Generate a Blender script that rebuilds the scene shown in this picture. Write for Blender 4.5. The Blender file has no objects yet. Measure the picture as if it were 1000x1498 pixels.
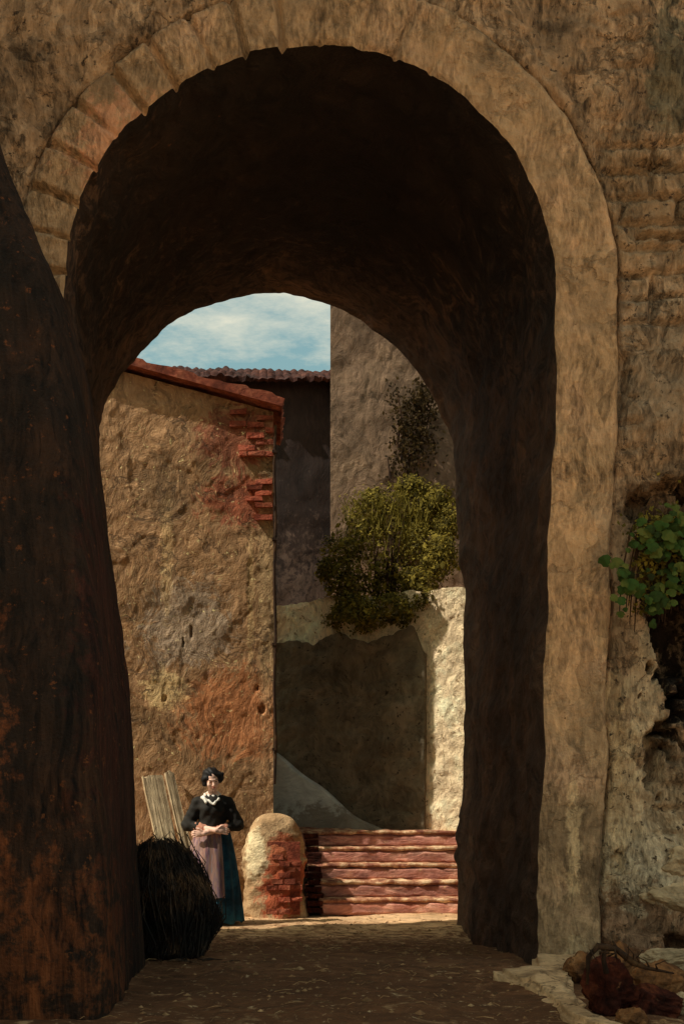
import bpy, bmesh, math, random
import numpy as np
from mathutils import Vector, Matrix
R = math.radians
random.seed(7)
rng = np.random.default_rng(11)

# ------------------------------------------------------------------ camera, sky, sun, exposure
scene = bpy.context.scene
C = scene.collection
F = 1700.0; VX = 387.0; VY = 1128.0; EYE = 1.25
cam_d = bpy.data.cameras.new('camera'); cam = bpy.data.objects.new('camera', cam_d); C.objects.link(cam)
scene.camera = cam
cam.location = (0, 0, EYE); cam.rotation_euler = (R(90), 0, 0)
cam_d.sensor_fit = 'VERTICAL'; cam_d.sensor_height = 36; cam_d.sensor_width = 24
cam_d.lens = 36 * F / 1498
cam_d.shift_x = (500 - VX) / 1498
cam_d.shift_y = (VY - 749) / 1498
cam_d.clip_start = 0.05; cam_d.clip_end = 2000

SUN_EL = 50.0; SUN_A = 18.0          # light travels towards +x, turned SUN_A degrees towards +y
world = bpy.data.worlds.new('World'); scene.world = world; world.use_nodes = True
nt = world.node_tree; nt.nodes.clear()
sky = nt.nodes.new('ShaderNodeTexSky'); sky.sky_type = 'NISHITA'; sky.sun_disc = False
sky.sun_elevation = R(SUN_EL); sky.sun_rotation = R(270 - SUN_A)
sky.dust_density = 2.5; sky.air_density = 1.0; sky.ozone_density = 1.0
tc = nt.nodes.new('ShaderNodeTexCoord')
mp = nt.nodes.new('ShaderNodeMapping'); mp.inputs['Scale'].default_value = (3.0, 3.0, 9.0); mp.inputs['Rotation'].default_value = (0, R(24), 0)
nz = nt.nodes.new('ShaderNodeTexNoise'); nz.inputs['Scale'].default_value = 1.6; nz.inputs['Detail'].default_value = 9; nz.inputs['Roughness'].default_value = 0.68
rp = nt.nodes.new('ShaderNodeValToRGB'); rp.color_ramp.elements[0].position = 0.43; rp.color_ramp.elements[1].position = 0.64
mx = nt.nodes.new('ShaderNodeMix'); mx.data_type = 'RGBA'
mx.inputs['B'].default_value = (6.2, 6.1, 4.9, 1)      # thin warm cloud, in the sky's own units
bg = nt.nodes.new('ShaderNodeBackground'); bg.inputs['Strength'].default_value = 0.085
wo = nt.nodes.new('ShaderNodeOutputWorld')
L = nt.links.new
L(tc.outputs['Generated'], mp.inputs['Vector']); L(mp.outputs[0], nz.inputs['Vector']); L(nz.outputs['Fac'], rp.inputs['Fac'])
L(rp.outputs['Color'], mx.inputs['Factor']); tn = nt.nodes.new('ShaderNodeVectorMath'); tn.operation = 'MULTIPLY'; tn.inputs[1].default_value = (1.25, 1.45, 1.0)
L(sky.outputs[0], tn.inputs[0]); L(tn.outputs[0], mx.inputs['A']); L(mx.outputs['Result'], bg.inputs['Color']); L(bg.outputs[0], wo.inputs['Surface'])

sd = bpy.data.lights.new('sun', 'SUN'); sd.energy = 3.2; sd.angle = R(0.5); sd.color = (1.0, 0.92, 0.78)
sun = bpy.data.objects.new('sun', sd); C.objects.link(sun)
ca, sa, ce, se = math.cos(R(SUN_A)), math.sin(R(SUN_A)), math.cos(R(SUN_EL)), math.sin(R(SUN_EL))
travel = Vector((ca * ce, sa * ce, -se))
sun.rotation_euler = travel.to_track_quat('-Z', 'Y').to_euler()
sun.location = (-10, -5, 20)
scene.view_settings.view_transform = 'Standard'; scene.view_settings.look = 'None'
scene.view_settings.gamma = 1.0; scene.view_settings.exposure = 0.55
scene.cycles.max_bounces = 6

# ------------------------------------------------------------------ helpers
def W(px, py, Y): return ((px - VX) / F * Y, EYE + (VY - py) / F * Y)
def lin(c):
    c = c / 255.0
    return c / 12.92 if c <= 0.04045 else ((c + 0.055) / 1.055) ** 2.4
def col(r, g, b, k=1.0, mn=0.004): return tuple(min(.85, max(mn, lin(v) * k * q)) for v, q in zip((r, g, b), (1.0, 1.12, 1.36))) + (1,)

def _h(i, j, k, seed):
    n = (i * 374761393 + j * 668265263 + k * 2147483647 + seed * 1274126177) & 0xffffffff
    n = ((n ^ (n >> 13)) * 1274126177) & 0xffffffff
    n = (n ^ (n >> 16)) & 0xffffff
    return n / float(0xffffff)
def vnoise(x, y, z, seed=0):
    x, y, z = np.broadcast_arrays(np.asarray(x, float), np.asarray(y, float), np.asarray(z, float))
    i = np.floor(x).astype(np.int64); j = np.floor(y).astype(np.int64); k = np.floor(z).astype(np.int64)
    fx, fy, fz = x - i, y - j, z - k
    fx = fx * fx * (3 - 2 * fx); fy = fy * fy * (3 - 2 * fy); fz = fz * fz * (3 - 2 * fz)
    out = 0
    for a in (0, 1):
        for b in (0, 1):
            for c in (0, 1):
                w = (fx if a else 1 - fx) * (fy if b else 1 - fy) * (fz if c else 1 - fz)
                out = out + w * _h(i + a, j + b, k + c, seed)
    return out * 2 - 1
def fbm(x, y, z, oct=4, seed=0, gain=0.5):
    s = 0; a = 1.0
    for o in range(oct):
        s = s + a * vnoise(x * 2 ** o, y * 2 ** o, z * 2 ** o, seed + o * 17); a *= gain
    return s
def sstep(a, b, x):
    t = np.clip((x - a) / (b - a), 0, 1); return t * t * (3 - 2 * t)

def new_mesh(name, V, Fc, mat, parent=None, smooth=True, loc=None):
    me = bpy.data.meshes.new(name)
    me.from_pydata([tuple(map(float, v)) for v in V], [], [tuple(map(int, f)) for f in Fc])
    me.validate(); me.update()
    if smooth:
        me.polygons.foreach_set('use_smooth', [True] * len(me.polygons))
    if mat: me.materials.append(mat)
    o = bpy.data.objects.new(name, me); C.objects.link(o)
    if parent: o.parent = parent
    if loc is not None: o.location = loc
    return o
def tag(o, label=None, cat=None, group=None, kind=None):
    if label: o['label'] = label
    if cat: o['category'] = cat
    if group: o['group'] = group
    if kind: o['kind'] = kind
    return o
def thing(name, label, cat, loc=(0, 0, 0), rz=0, group=None):
    o = bpy.data.objects.new(name, None); C.objects.link(o); o.location = loc; o.rotation_euler = (0, 0, rz)
    o.empty_display_size = 0.2
    return tag(o, label, cat, group)

def grid_faces(nu, nv, off=0, closed=False):
    f = []
    for i in range(nu - 1):
        a = off + i * nv
        for j in range(nv - 1):
            f.append((a + j, a + j + 1, a + nv + j + 1, a + nv + j))
        if closed: f.append((a + nv - 1, a, a + nv, a + 2 * nv - 1))
    return f

class MB:
    def __init__(s): s.v = []; s.f = []
    def add(s, V, Fc):
        o = len(s.v); s.v += [tuple(map(float, p)) for p in V]; s.f += [tuple(i + o for i in q) for q in Fc]
    def box(s, c, d, rot=None, jit=0.0):
        V = []
        for z in (-1, 1):
            for x, y in ((-1, -1), (1, -1), (1, 1), (-1, 1)):
                p = Vector((x * d[0] / 2, y * d[1] / 2, z * d[2] / 2))
                if jit: p += Vector([random.uniform(-jit, jit) for _ in range(3)])
                if rot is not None: p = rot @ p
                V.append(p + Vector(c))
        s.add(V, [(3, 2, 1, 0), (4, 5, 6, 7), (0, 1, 5, 4), (1, 2, 6, 5), (2, 3, 7, 6), (3, 0, 4, 7)])
    def tube(s, pts, rad, n=7, cap=True):
        pts = [Vector(p) for p in pts]; V = []; m = len(pts)
        if not hasattr(rad, '__len__'): rad = [rad] * m
        up = Vector((0.13, 0.21, 0.97))
        for i, p in enumerate(pts):
            d = (pts[min(i + 1, m - 1)] - pts[max(i - 1, 0)]).normalized()
            a = d.cross(up)
            if a.length < 0.05: a = d.cross(Vector((1, 0, 0)))
            a.normalize(); b = d.cross(a)
            for k in range(n):
                t = 2 * math.pi * k / n; V.append(p + (a * math.cos(t) + b * math.sin(t)) * rad[i])
        Fc = []
        for i in range(m - 1):
            for k in range(n):
                k2 = (k + 1) % n; Fc.append((i * n + k, i * n + k2, (i + 1) * n + k2, (i + 1) * n + k))
        if cap: Fc.append(tuple(range(n - 1, -1, -1))); Fc.append(tuple((m - 1) * n + k for k in range(n)))
        s.add(V, Fc)
    def build(s, name, mat, parent=None, smooth=False, loc=None): return new_mesh(name, s.v, s.f, mat, parent, smooth, loc)

# ------------------------------------------------------------------ materials
def mat_stone(name, cols, big=1.3, stroke=(22, 22, 5), bump=0.6, rough=0.9, patches=(), speck=None, speck_t=0.66, warp=0.35, contrast=0.45, rot=(0, 0, 0), dist=0.02, spec=0.25, pos=(0.33, 0.5, 0.67), crack=0.0, crack_scale=2.6, sdist=0.4, island=0.0):
    """Rough trowelled / weathered surface: broad tone changes, dragged strokes, specks, stains and painted-in shade patches."""
    m = bpy.data.materials.new(name); m.use_nodes = True
    n = m.node_tree; N = n.nodes; K = n.links.new; N.clear()
    out = N.new('ShaderNodeOutputMaterial'); bs = N.new('ShaderNodeBsdfPrincipled'); K(bs.outputs[0], out.inputs[0])
    tc = N.new('ShaderNodeTexCoord')
    w = N.new('ShaderNodeTexNoise'); w.inputs['Scale'].default_value = 1.7; w.inputs['Detail'].default_value = 2; K(tc.outputs['Object'], w.inputs['Vector'])
    ws = N.new('ShaderNodeVectorMath'); ws.operation = 'SCALE'; ws.inputs['Scale'].default_value = warp; K(w.outputs['Color'], ws.inputs[0])
    wa = N.new('ShaderNodeVectorMath'); wa.operation = 'ADD'; K(tc.outputs['Object'], wa.inputs[0]); K(ws.outputs[0], wa.inputs[1])
    a = N.new('ShaderNodeTexNoise'); a.inputs['Scale'].default_value = big; a.inputs['Detail'].default_value = 8; a.inputs['Roughness'].default_value = 0.66
    K(wa.outputs[0], a.inputs['Vector'])
    r = N.new('ShaderNodeValToRGB'); e = r.color_ramp.elements
    e[0].position = pos[0]; e[0].color = cols[0]; e[1].position = pos[2]; e[1].color = cols[2]
    q = e.new(pos[1]); q.color = cols[1]
    K(a.outputs['Fac'], r.inputs['Fac'])
    cur = r.outputs['Color']
    for (c0, rad, colr, *kk) in patches:
        k = kk[0] if kk else 0.5
        sb = N.new('ShaderNodeVectorMath'); sb.operation = 'SUBTRACT'; K(tc.outputs['Object'], sb.inputs[0]); sb.inputs[1].default_value = c0
        dv = N.new('ShaderNodeVectorMath'); dv.operation = 'DIVIDE'; K(sb.outputs[0], dv.inputs[0]); dv.inputs[1].default_value = rad
        ln = N.new('ShaderNodeVectorMath'); ln.operation = 'LENGTH'; K(dv.outputs[0], ln.inputs[0])
        pn = N.new('ShaderNodeTexNoise'); pn.inputs['Scale'].default_value = 9; pn.inputs['Detail'].default_value = 6; pn.inputs['Roughness'].default_value = 0.7
        K(wa.outputs[0], pn.inputs['Vector'])
        ma = N.new('ShaderNodeMath'); ma.operation = 'MULTIPLY_ADD'; K(pn.outputs['Fac'], ma.inputs[0]); ma.inputs[1].default_value = 3.2; K(ln.outputs['Value'], ma.inputs[2])
        mr = N.new('ShaderNodeMapRange'); K(ma.outputs[0], mr.inputs['Value'])
        mr.inputs['From Min'].default_value = 2.35; mr.inputs['From Max'].default_value = 2.75; mr.inputs['To Min'].default_value = 1; mr.inputs['To Max'].default_value = 0
        mk = N.new('ShaderNodeMath'); mk.operation = 'MULTIPLY'; K(mr.outputs[0], mk.inputs[0]); mk.inputs[1].default_value = k
        mi = N.new('ShaderNodeMix'); mi.data_type = 'RGBA'; K(mk.outputs[0], mi.inputs['Factor']); K(cur, mi.inputs['A']); mi.inputs['B'].default_value = colr
        cur = mi.outputs['Result']
    mpn = N.new('ShaderNodeMapping'); mpn.inputs['Scale'].default_value = stroke; mpn.inputs['Rotation'].default_value = rot; K(wa.outputs[0], mpn.inputs['Vector'])
    s = N.new('ShaderNodeTexNoise'); s.inputs['Scale'].default_value = 1; s.inputs['Detail'].default_value = 5; s.inputs['Roughness'].default_value = 0.62; s.inputs['Distortion'].default_value = sdist
    K(mpn.outputs[0], s.inputs['Vector'])
    mk_ = N.new('ShaderNodeTexNoise'); mk_.inputs['Scale'].default_value = 2.6; mk_.inputs['Detail'].default_value = 4; K(tc.outputs['Object'], mk_.inputs['Vector'])
    mm = N.new('ShaderNodeMapRange'); K(mk_.outputs['Fac'], mm.inputs['Value']); mm.inputs['From Min'].default_value = .38; mm.inputs['From Max'].default_value = .62; mm.inputs['To Min'].default_value = .4; mm.inputs['To Max'].default_value = 1
    db = N.new('ShaderNodeTexVoronoi'); db.inputs['Scale'].default_value = .38; db.inputs['Randomness'].default_value = 1; K(mpn.outputs[0], db.inputs['Vector'])
    dc = N.new('ShaderNodeSeparateColor'); K(db.outputs['Color'], dc.inputs[0])
    dm = N.new('ShaderNodeMath'); dm.operation = 'SUBTRACT'; K(dc.outputs[0], dm.inputs[0]); dm.inputs[1].default_value = .5
    s1 = N.new('ShaderNodeMath'); s1.operation = 'SUBTRACT'; K(s.outputs['Fac'], s1.inputs[0]); s1.inputs[1].default_value = .5
    s2 = N.new('ShaderNodeMath'); s2.operation = 'MULTIPLY'; K(s1.outputs[0], s2.inputs[0]); K(mm.outputs[0], s2.inputs[1])
    s3 = N.new('ShaderNodeMath'); s3.operation = 'MULTIPLY_ADD'; K(dm.outputs[0], s3.inputs[0]); s3.inputs[1].default_value = .16; K(s2.outputs[0], s3.inputs[2])
    s4 = N.new('ShaderNodeMath'); s4.operation = 'ADD'; K(s3.outputs[0], s4.inputs[0]); s4.inputs[1].default_value = .5
    sr = N.new('ShaderNodeMapRange'); K(s4.outputs[0], sr.inputs['Value']); sr.inputs['From Min'].default_value = 0.3; sr.inputs['From Max'].default_value = 0.7
    sr.inputs['To Min'].default_value = 1 - contrast; sr.inputs['To Max'].default_value = 1 + contrast * 0.8
    mu = N.new('ShaderNodeVectorMath'); mu.operation = 'SCALE'; K(cur, mu.inputs[0]); K(sr.outputs[0], mu.inputs['Scale'])
    cur = mu.outputs[0]
    crk = None
    if crack:
        c1 = N.new('ShaderNodeTexNoise'); c1.inputs['Scale'].default_value = crack_scale; c1.inputs['Detail'].default_value = 7; c1.inputs['Roughness'].default_value = .62; c1.inputs['Distortion'].default_value = .1; K(wa.outputs[0], c1.inputs['Vector'])
        c2 = N.new('ShaderNodeMath'); c2.operation = 'SUBTRACT'; K(c1.outputs['Fac'], c2.inputs[0]); c2.inputs[1].default_value = .5
        c3 = N.new('ShaderNodeMath'); c3.operation = 'ABSOLUTE'; K(c2.outputs[0], c3.inputs[0])
        c4 = N.new('ShaderNodeMapRange'); K(c3.outputs[0], c4.inputs['Value']); c4.inputs['From Min'].default_value = .002; c4.inputs['From Max'].default_value = .020; c4.inputs['To Min'].default_value = 1; c4.inputs['To Max'].default_value = 0
        c5 = N.new('ShaderNodeTexNoise'); c5.inputs['Scale'].default_value = 1.9; c5.inputs['Detail'].default_value = 5; K(tc.outputs['Object'], c5.inputs['Vector'])
        c6 = N.new('ShaderNodeMapRange'); K(c5.outputs['Fac'], c6.inputs['Value']); c6.inputs['From Min'].default_value = .46; c6.inputs['From Max'].default_value = .56
        c7 = N.new('ShaderNodeMath'); c7.operation = 'MULTIPLY'; K(c4.outputs[0], c7.inputs[0]); K(c6.outputs[0], c7.inputs[1])
        c8 = N.new('ShaderNodeMath'); c8.operation = 'MULTIPLY'; K(c7.outputs[0], c8.inputs[0]); c8.inputs[1].default_value = crack
        mi = N.new('ShaderNodeMix'); mi.data_type = 'RGBA'; K(c8.outputs[0], mi.inputs['Factor']); K(cur, mi.inputs['A']); mi.inputs['B'].default_value = (.05, .03, .016, 1)
        cur = mi.outputs['Result']; crk = c8.outputs[0]
    f = N.new('ShaderNodeTexNoise'); f.inputs['Scale'].default_value = 55; f.inputs['Detail'].default_value = 4; K(tc.outputs['Object'], f.inputs['Vector'])
    if speck:
        f2 = N.new('ShaderNodeTexNoise'); f2.inputs['Scale'].default_value = 17; f2.inputs['Detail'].default_value = 7; f2.inputs['Roughness'].default_value = 0.72; K(wa.outputs[0], f2.inputs['Vector'])
        sm = N.new('ShaderNodeMapRange'); K(f2.outputs['Fac'], sm.inputs['Value']); sm.inputs['From Min'].default_value = speck_t - 0.05; sm.inputs['From Max'].default_value = speck_t
        mi = N.new('ShaderNodeMix'); mi.data_type = 'RGBA'; K(sm.outputs[0], mi.inputs['Factor']); K(cur, mi.inputs['A']); mi.inputs['B'].default_value = speck
        cur = mi.outputs['Result']
    if island:
        ge = N.new('ShaderNodeNewGeometry'); im = N.new('ShaderNodeMapRange'); K(ge.outputs['Random Per Island'], im.inputs['Value']); im.inputs['To Min'].default_value = 1 - island; im.inputs['To Max'].default_value = 1 + island
        iv = N.new('ShaderNodeVectorMath'); iv.operation = 'SCALE'; K(cur, iv.inputs[0]); K(im.outputs[0], iv.inputs['Scale']); cur = iv.outputs[0]
    K(cur, bs.inputs['Base Color'])
    bs.inputs['Roughness'].default_value = rough; bs.inputs['Specular IOR Level'].default_value = spec
    ad = N.new('ShaderNodeMath'); ad.operation = 'MULTIPLY_ADD'; K(f.outputs['Fac'], ad.inputs[0]); ad.inputs[1].default_value = 0.3; K(s2.outputs[0], ad.inputs[2])
    if crk is not None:
        a2 = N.new('ShaderNodeMath'); a2.operation = 'MULTIPLY_ADD'; K(crk, a2.inputs[0]); a2.inputs[1].default_value = -.5; K(ad.outputs[0], a2.inputs[2]); ad = a2
    bp = N.new('ShaderNodeBump'); bp.inputs['Strength'].default_value = bump; bp.inputs['Distance'].default_value = dist; K(ad.outputs[0], bp.inputs['Height']); K(bp.outputs[0], bs.inputs['Normal'])
    return m

def mat_leaf(name, cols, rough=0.8, scale=7.0, trans=0.25):
    m = bpy.data.materials.new(name); m.use_nodes = True
    n = m.node_tree; N = n.nodes; K = n.links.new; N.clear()
    out = N.new('ShaderNodeOutputMaterial'); bs = N.new('ShaderNodeBsdfPrincipled')
    tc = N.new('ShaderNodeTexCoord'); a = N.new('ShaderNodeTexNoise'); a.inputs['Scale'].default_value = scale; a.inputs['Detail'].default_value = 5; a.inputs['Roughness'].default_value = .7
    K(tc.outputs['Object'], a.inputs['Vector'])
    g = N.new('ShaderNodeNewGeometry')
    ad = N.new('ShaderNodeMath'); ad.operation = 'MULTIPLY_ADD'; K(g.outputs['Random Per Island'], ad.inputs[0]); ad.inputs[1].default_value = 0.5
    sb = N.new('ShaderNodeMath'); sb.operation = 'SUBTRACT'; K(a.outputs['Fac'], sb.inputs[0]); sb.inputs[1].default_value = 0.25; K(sb.outputs[0], ad.inputs[2])
    r = N.new('ShaderNodeValToRGB'); e = r.color_ramp.elements; e[0].position = .2; e[0].color = cols[0]; e[1].position = .8; e[1].color = cols[2]; q = e.new(.5); q.color = cols[1]
    K(ad.outputs[0], r.inputs['Fac']); K(r.outputs[0], bs.inputs['Base Color']); bs.inputs['Roughness'].default_value = rough; bs.inputs['Specular IOR Level'].default_value = 0.12
    tr = N.new('ShaderNodeBsdfTranslucent'); K(r.outputs[0], tr.inputs['Color'])
    ms = N.new('ShaderNodeMixShader'); ms.inputs[0].default_value = trans; K(bs.outputs[0], ms.inputs[1]); K(tr.outputs[0], ms.inputs[2]); K(ms.outputs[0], out.inputs[0])
    return m

K1 = 1.72      # painted tone in open shade -> albedo
M = {}
M['facade'] = mat_stone('facade_plaster', [col(72, 55, 38, K1), col(120, 91, 63, K1), col(146, 114, 82, K1)], big=1.5, stroke=(38, 38, 12), bump=1.0, dist=0.035, contrast=0.8, warp=0.22, sdist=.1, speck=col(50, 36, 24, K1), speck_t=0.63, crack=.45,
    patches=[((2.5, 7.45, 3.9), (.35, .4, .5), col(104, 84, 62, K1), .7), ((2.62, 7.45, 5.75), (.18, .4, .45), col(70, 62, 44, K1), .8), ((2.45, 7.45, 4.9), (.45, .4, .5), col(96, 74, 50, K1), .7), ((2.4, 7.45, .55), (.4, .4, .5), col(160, 136, 104, K1), .8),
             ((2.2, 7.45, 1.2), (.2, .4, .7), col(150, 120, 82, K1), .6), ((2.73, 7.6, 2.2), (.28, .9, .80), col(34, 21, 13, 1.2), .97), ((2.45, 7.45, 1.7), (.14, .4, .5), col(152, 126, 92, K1), .5), ((2.5, 7.45, 1.05), (.3, .4, .3), col(140, 114, 82, K1), .5), ((2.55, 7.45, 2.95), (.3, .4, .2), col(70, 46, 26, K1), .7), ((2.3, 7.4, .1), (.6, .6, .35), col(92, 50, 24, K1), .7)])  # near-black patch paints the shade inside the hollow
M['ring'] = mat_stone('arch_ring_plaster', [col(98, 74, 50, K1), col(132, 101, 69, K1), col(150, 113, 80, K1)], big=2.2, stroke=(40, 40, 13), bump=1.0, dist=0.035, contrast=0.6, warp=0.16, sdist=.1, crack=.3, crack_scale=2.0,
    patches=[((1.98, 7.4, .75), (.045, .3, .42), col(180, 144, 100, K1), .6), ((2.0, 7.4, .08), (.07, .3, .14), col(176, 142, 100, K1), .6), ((1.93, 7.4, 2.4), (.2, .4, .9), col(160, 118, 78, K1), .6), ((-.8, 7.4, 5.2), (.4, .4, .35), col(156, 104, 72, K1), .7)], speck=col(84, 56, 30, K1), speck_t=0.7)
M['vault'] = mat_stone('vault_shade_tone', [col(44, 32, 24, 1.25), col(68, 48, 35, 1.25), col(96, 67, 46, 1.25)], big=1.2, stroke=(14, 5, 14), bump=0.9, dist=0.04, contrast=0.5, warp=0.8, speck=col(120, 74, 40, .9), speck_t=0.72, patches=[((.3, 8.4, 6.0), (2.6, 2.6, 2.2), col(28, 20, 15, 1.1), .8)])  # patch paints shade into the crown of the vault
M['buttress'] = mat_stone('buttress_dark', [col(32, 22, 14, .9), col(46, 29, 18, .9), col(68, 40, 22, .9)], big=1.4, stroke=(30, 30, 2.2), bump=1.0, dist=0.05, contrast=0.9, warp=0.12, sdist=.15, rough=.85, speck=col(120, 66, 32, .8), speck_t=0.655,  # dark base tones carry the deep shade of the buttress
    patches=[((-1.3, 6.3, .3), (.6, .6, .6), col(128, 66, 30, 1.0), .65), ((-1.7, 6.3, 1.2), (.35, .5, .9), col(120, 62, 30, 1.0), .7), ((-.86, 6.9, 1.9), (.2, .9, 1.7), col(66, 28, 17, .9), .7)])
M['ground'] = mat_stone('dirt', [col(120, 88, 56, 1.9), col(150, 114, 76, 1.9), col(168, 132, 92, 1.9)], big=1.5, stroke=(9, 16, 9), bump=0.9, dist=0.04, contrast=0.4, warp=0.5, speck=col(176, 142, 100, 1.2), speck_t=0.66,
    patches=[((.3, 8.0, 0), (6.5, 3.55, 3), col(108, 68, 40, 1.25), .97), ((.3, 6.0, 0), (2.2, 1.5, 1), col(84, 50, 26, 1.0), .6)])  # patches darken passage and foreground earth to deepen their shade
M['housewall'] = mat_stone('house_plaster', [col(104, 76, 46, 1.35), col(136, 98, 62, 1.35), col(152, 112, 74, 1.35)], big=.9, stroke=(26, 26, 7), bump=0.9, dist=0.03, contrast=0.5, warp=0.8, speck=col(206, 172, 112, 1.5), speck_t=0.665, crack=.6,
    patches=[((-.35, 13.3, 1.9), (.6, .5, .55), col(150, 88, 48, 1.5), .75), ((-.15, 13.3, 4.35), (.55, .5, .30), col(132, 62, 38, 1.4), .75), ((-.3, 13.3, 5.05), (.5, .5, .34), col(112, 54, 34, 1.4), .75),
             ((-.9, 13.3, 2.9), (.5, .5, .5), col(138, 118, 94, 1.5), .6), ((-1.12, 13.3, 3.75), (.07, .5, .75), col(190, 152, 98, 1.3), .4), ((-.16, 13.3, 3.2), (.04, .5, .8), col(190, 152, 98, 1.3), .4), ((-1.15, 13.3, 2.2), (.25, .5, .2), col(196, 160, 104, 1.5), .6), ((-1.2, 13.3, 4.5), (.3, .5, .4), col(92, 68, 42, 1.5), .6), ((.02, 13.3, 3.3), (.1, .5, 1.6), col(160, 126, 84, 1.5), .5)])
M['brick'] = mat_stone('red_brick', [col(112, 48, 30, 1.2), col(140, 66, 42, 1.2), col(156, 88, 58, 1.2)], big=7, stroke=(30, 30, 30), bump=0.9, contrast=0.5, warp=0.2, island=.35)
M['tile'] = mat_stone('roof_tile', [col(84, 36, 20, 1.2), col(122, 58, 36, 1.2), col(144, 82, 54, 1.2)], big=5, stroke=(20, 20, 20), bump=0.6, contrast=0.4, warp=0.2)
M['eave'] = mat_stone('old_dark_tile', [col(42, 20, 14, .8), col(72, 36, 25, .8), col(98, 56, 40, .8)], big=3, stroke=(20, 20, 20), bump=0.6, contrast=0.5, warp=0.2)
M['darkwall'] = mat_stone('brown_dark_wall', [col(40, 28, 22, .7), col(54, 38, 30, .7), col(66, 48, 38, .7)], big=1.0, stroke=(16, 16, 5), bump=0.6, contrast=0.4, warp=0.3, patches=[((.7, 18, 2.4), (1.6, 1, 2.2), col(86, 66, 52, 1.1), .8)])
M['tallwall'] = mat_stone('taupe_plaster', [col(88, 66, 46, 1.15), col(114, 86, 62, 1.15), col(130, 100, 72, 1.15)], big=.7, stroke=(14, 14, 6), bump=0.8, dist=.03, contrast=0.45, warp=1.0, speck=col(140, 94, 56, 1.3), speck_t=0.73)
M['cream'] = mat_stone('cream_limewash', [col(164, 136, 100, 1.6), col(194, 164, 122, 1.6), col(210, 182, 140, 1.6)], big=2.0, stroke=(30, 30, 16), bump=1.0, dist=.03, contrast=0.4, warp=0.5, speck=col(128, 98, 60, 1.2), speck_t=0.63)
M['facing'] = mat_stone('shadow_tone', [col(66, 54, 38, 2.2), col(84, 70, 50, 2.2), col(98, 80, 58, 2.2)], big=2.4, stroke=(16, 16, 12), bump=0.9, dist=.03, contrast=0.4, warp=0.5, speck=col(48, 36, 24, 1.2), speck_t=0.64)  # dark tone stands for the shadow on the terrace wall
M['grey'] = mat_stone('grey_render', [col(112, 106, 90, 3.4), col(126, 120, 104, 3.4), col(138, 130, 112, 3.4)], big=2, stroke=(8, 8, 26), bump=0.5, contrast=0.2, warp=0.5,
    patches=[((1.1, 14.2, .55), (1.1, 1, .28), col(104, 84, 58, 1.6), .7)])
M['step'] = mat_stone('mauve_brick_step', [col(120, 72, 56, 1.9), col(148, 96, 76, 1.9), col(174, 124, 96, 1.9)], big=4, stroke=(5, 20, 30), bump=1.0, contrast=0.6, warp=0.25, speck=col(196, 150, 104, 1.2), speck_t=0.68)
M['nosing'] = mat_stone('worn_step_edge', [col(120, 70, 50, 1.2), col(166, 112, 76, 1.2), col(204, 164, 118, 1.2)], big=7, stroke=(9, 24, 24), bump=1.0, contrast=0.5, warp=0.2, pos=(.4, .5, .6))
M['pier'] = mat_stone('pier_plaster', [col(140, 104, 66, 1.2), col(166, 128, 86, 1.2), col(190, 154, 106, 1.2)], big=3.2, stroke=(24, 24, 9), bump=1.0, dist=.03, contrast=0.3, warp=0.4,
    patches=[((.12, -.25, .38), (.30, .4, .42), col(158, 74, 42, 1.3), .95), ((.08, -.25, .75), (.18, .4, .16), col(160, 84, 50, 1.3), .9), ((-.2, -.25, .7), (.12, .4, .3), col(214, 186, 136, 1.2), .8), ((.3, -.25, .95), (.1, .4, .2), col(150, 104, 62, 1.2), .7)])
M['pale'] = mat_stone('pale_bounce', [col(180, 160, 130, 1.3), col(196, 176, 144, 1.3), col(204, 186, 156, 1.3)])  # pale so the added house block bounces light onto the front
M['wood'] = mat_stone('weathered_wood', [col(112, 90, 62, 1.4), col(154, 128, 92, 1.4), col(176, 150, 110, 1.4)], big=3, stroke=(60, 60, 2.5), bump=1.0, contrast=0.5, warp=0.05)
M['black'] = mat_stone('black_fibre', [col(16, 12, 10), col(26, 18, 13), col(48, 32, 20)], big=5, stroke=(40, 40, 6), bump=0.6, contrast=0.5, warp=0.3, rough=.7)
M['gravel'] = mat_stone('gravel', [col(90, 60, 36, 1.2), col(130, 92, 56, 1.2), col(170, 132, 88, 1.2)], big=5, island=.4)
M['twig'] = mat_stone('twig', [col(14, 10, 8), col(36, 24, 16), col(104, 72, 44)], big=4, island=.6, stroke=(40, 40, 6), bump=0.4, contrast=0.5, warp=0.3, rough=.7)
M['kerb'] = mat_stone('kerb_stone', [col(136, 102, 68, 1.7), col(164, 126, 86, 1.7), col(182, 144, 102, 1.7)], big=4, stroke=(14, 18, 20), bump=1.0, contrast=0.5, warp=0.3, crack=.5, speck=col(80, 54, 32, 1.3), speck_t=.64)
M['redstone'] = mat_stone('dark_red_stone', [col(38, 16, 9, 1.1), col(60, 24, 14, 1.1), col(98, 48, 26, 1.1)], big=6, stroke=(24, 24, 24), bump=1.0, contrast=0.6, spec=.1, speck=col(120, 74, 44), speck_t=.68)
M['ochrestone'] = mat_stone('ochre_stone', [col(64, 38, 20, 1.3), col(112, 68, 34, 1.3), col(136, 92, 54, 1.3)], big=7, stroke=(24, 24, 24), bump=1.0, contrast=0.6, speck=col(48, 28, 16), speck_t=.66)
M['palestone'] = mat_stone('pale_stone', [col(106, 84, 58, 1.7), col(146, 118, 84, 1.7), col(166, 138, 102, 1.7)], big=2.5, stroke=(9, 30, 30), bump=1.0, contrast=0.45, rot=(0, .6, 0))
M['bark'] = mat_stone('bark', [col(34, 20, 12), col(56, 34, 18), col(84, 56, 30)], big=6, stroke=(30, 30, 8), bump=0.6)
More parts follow.
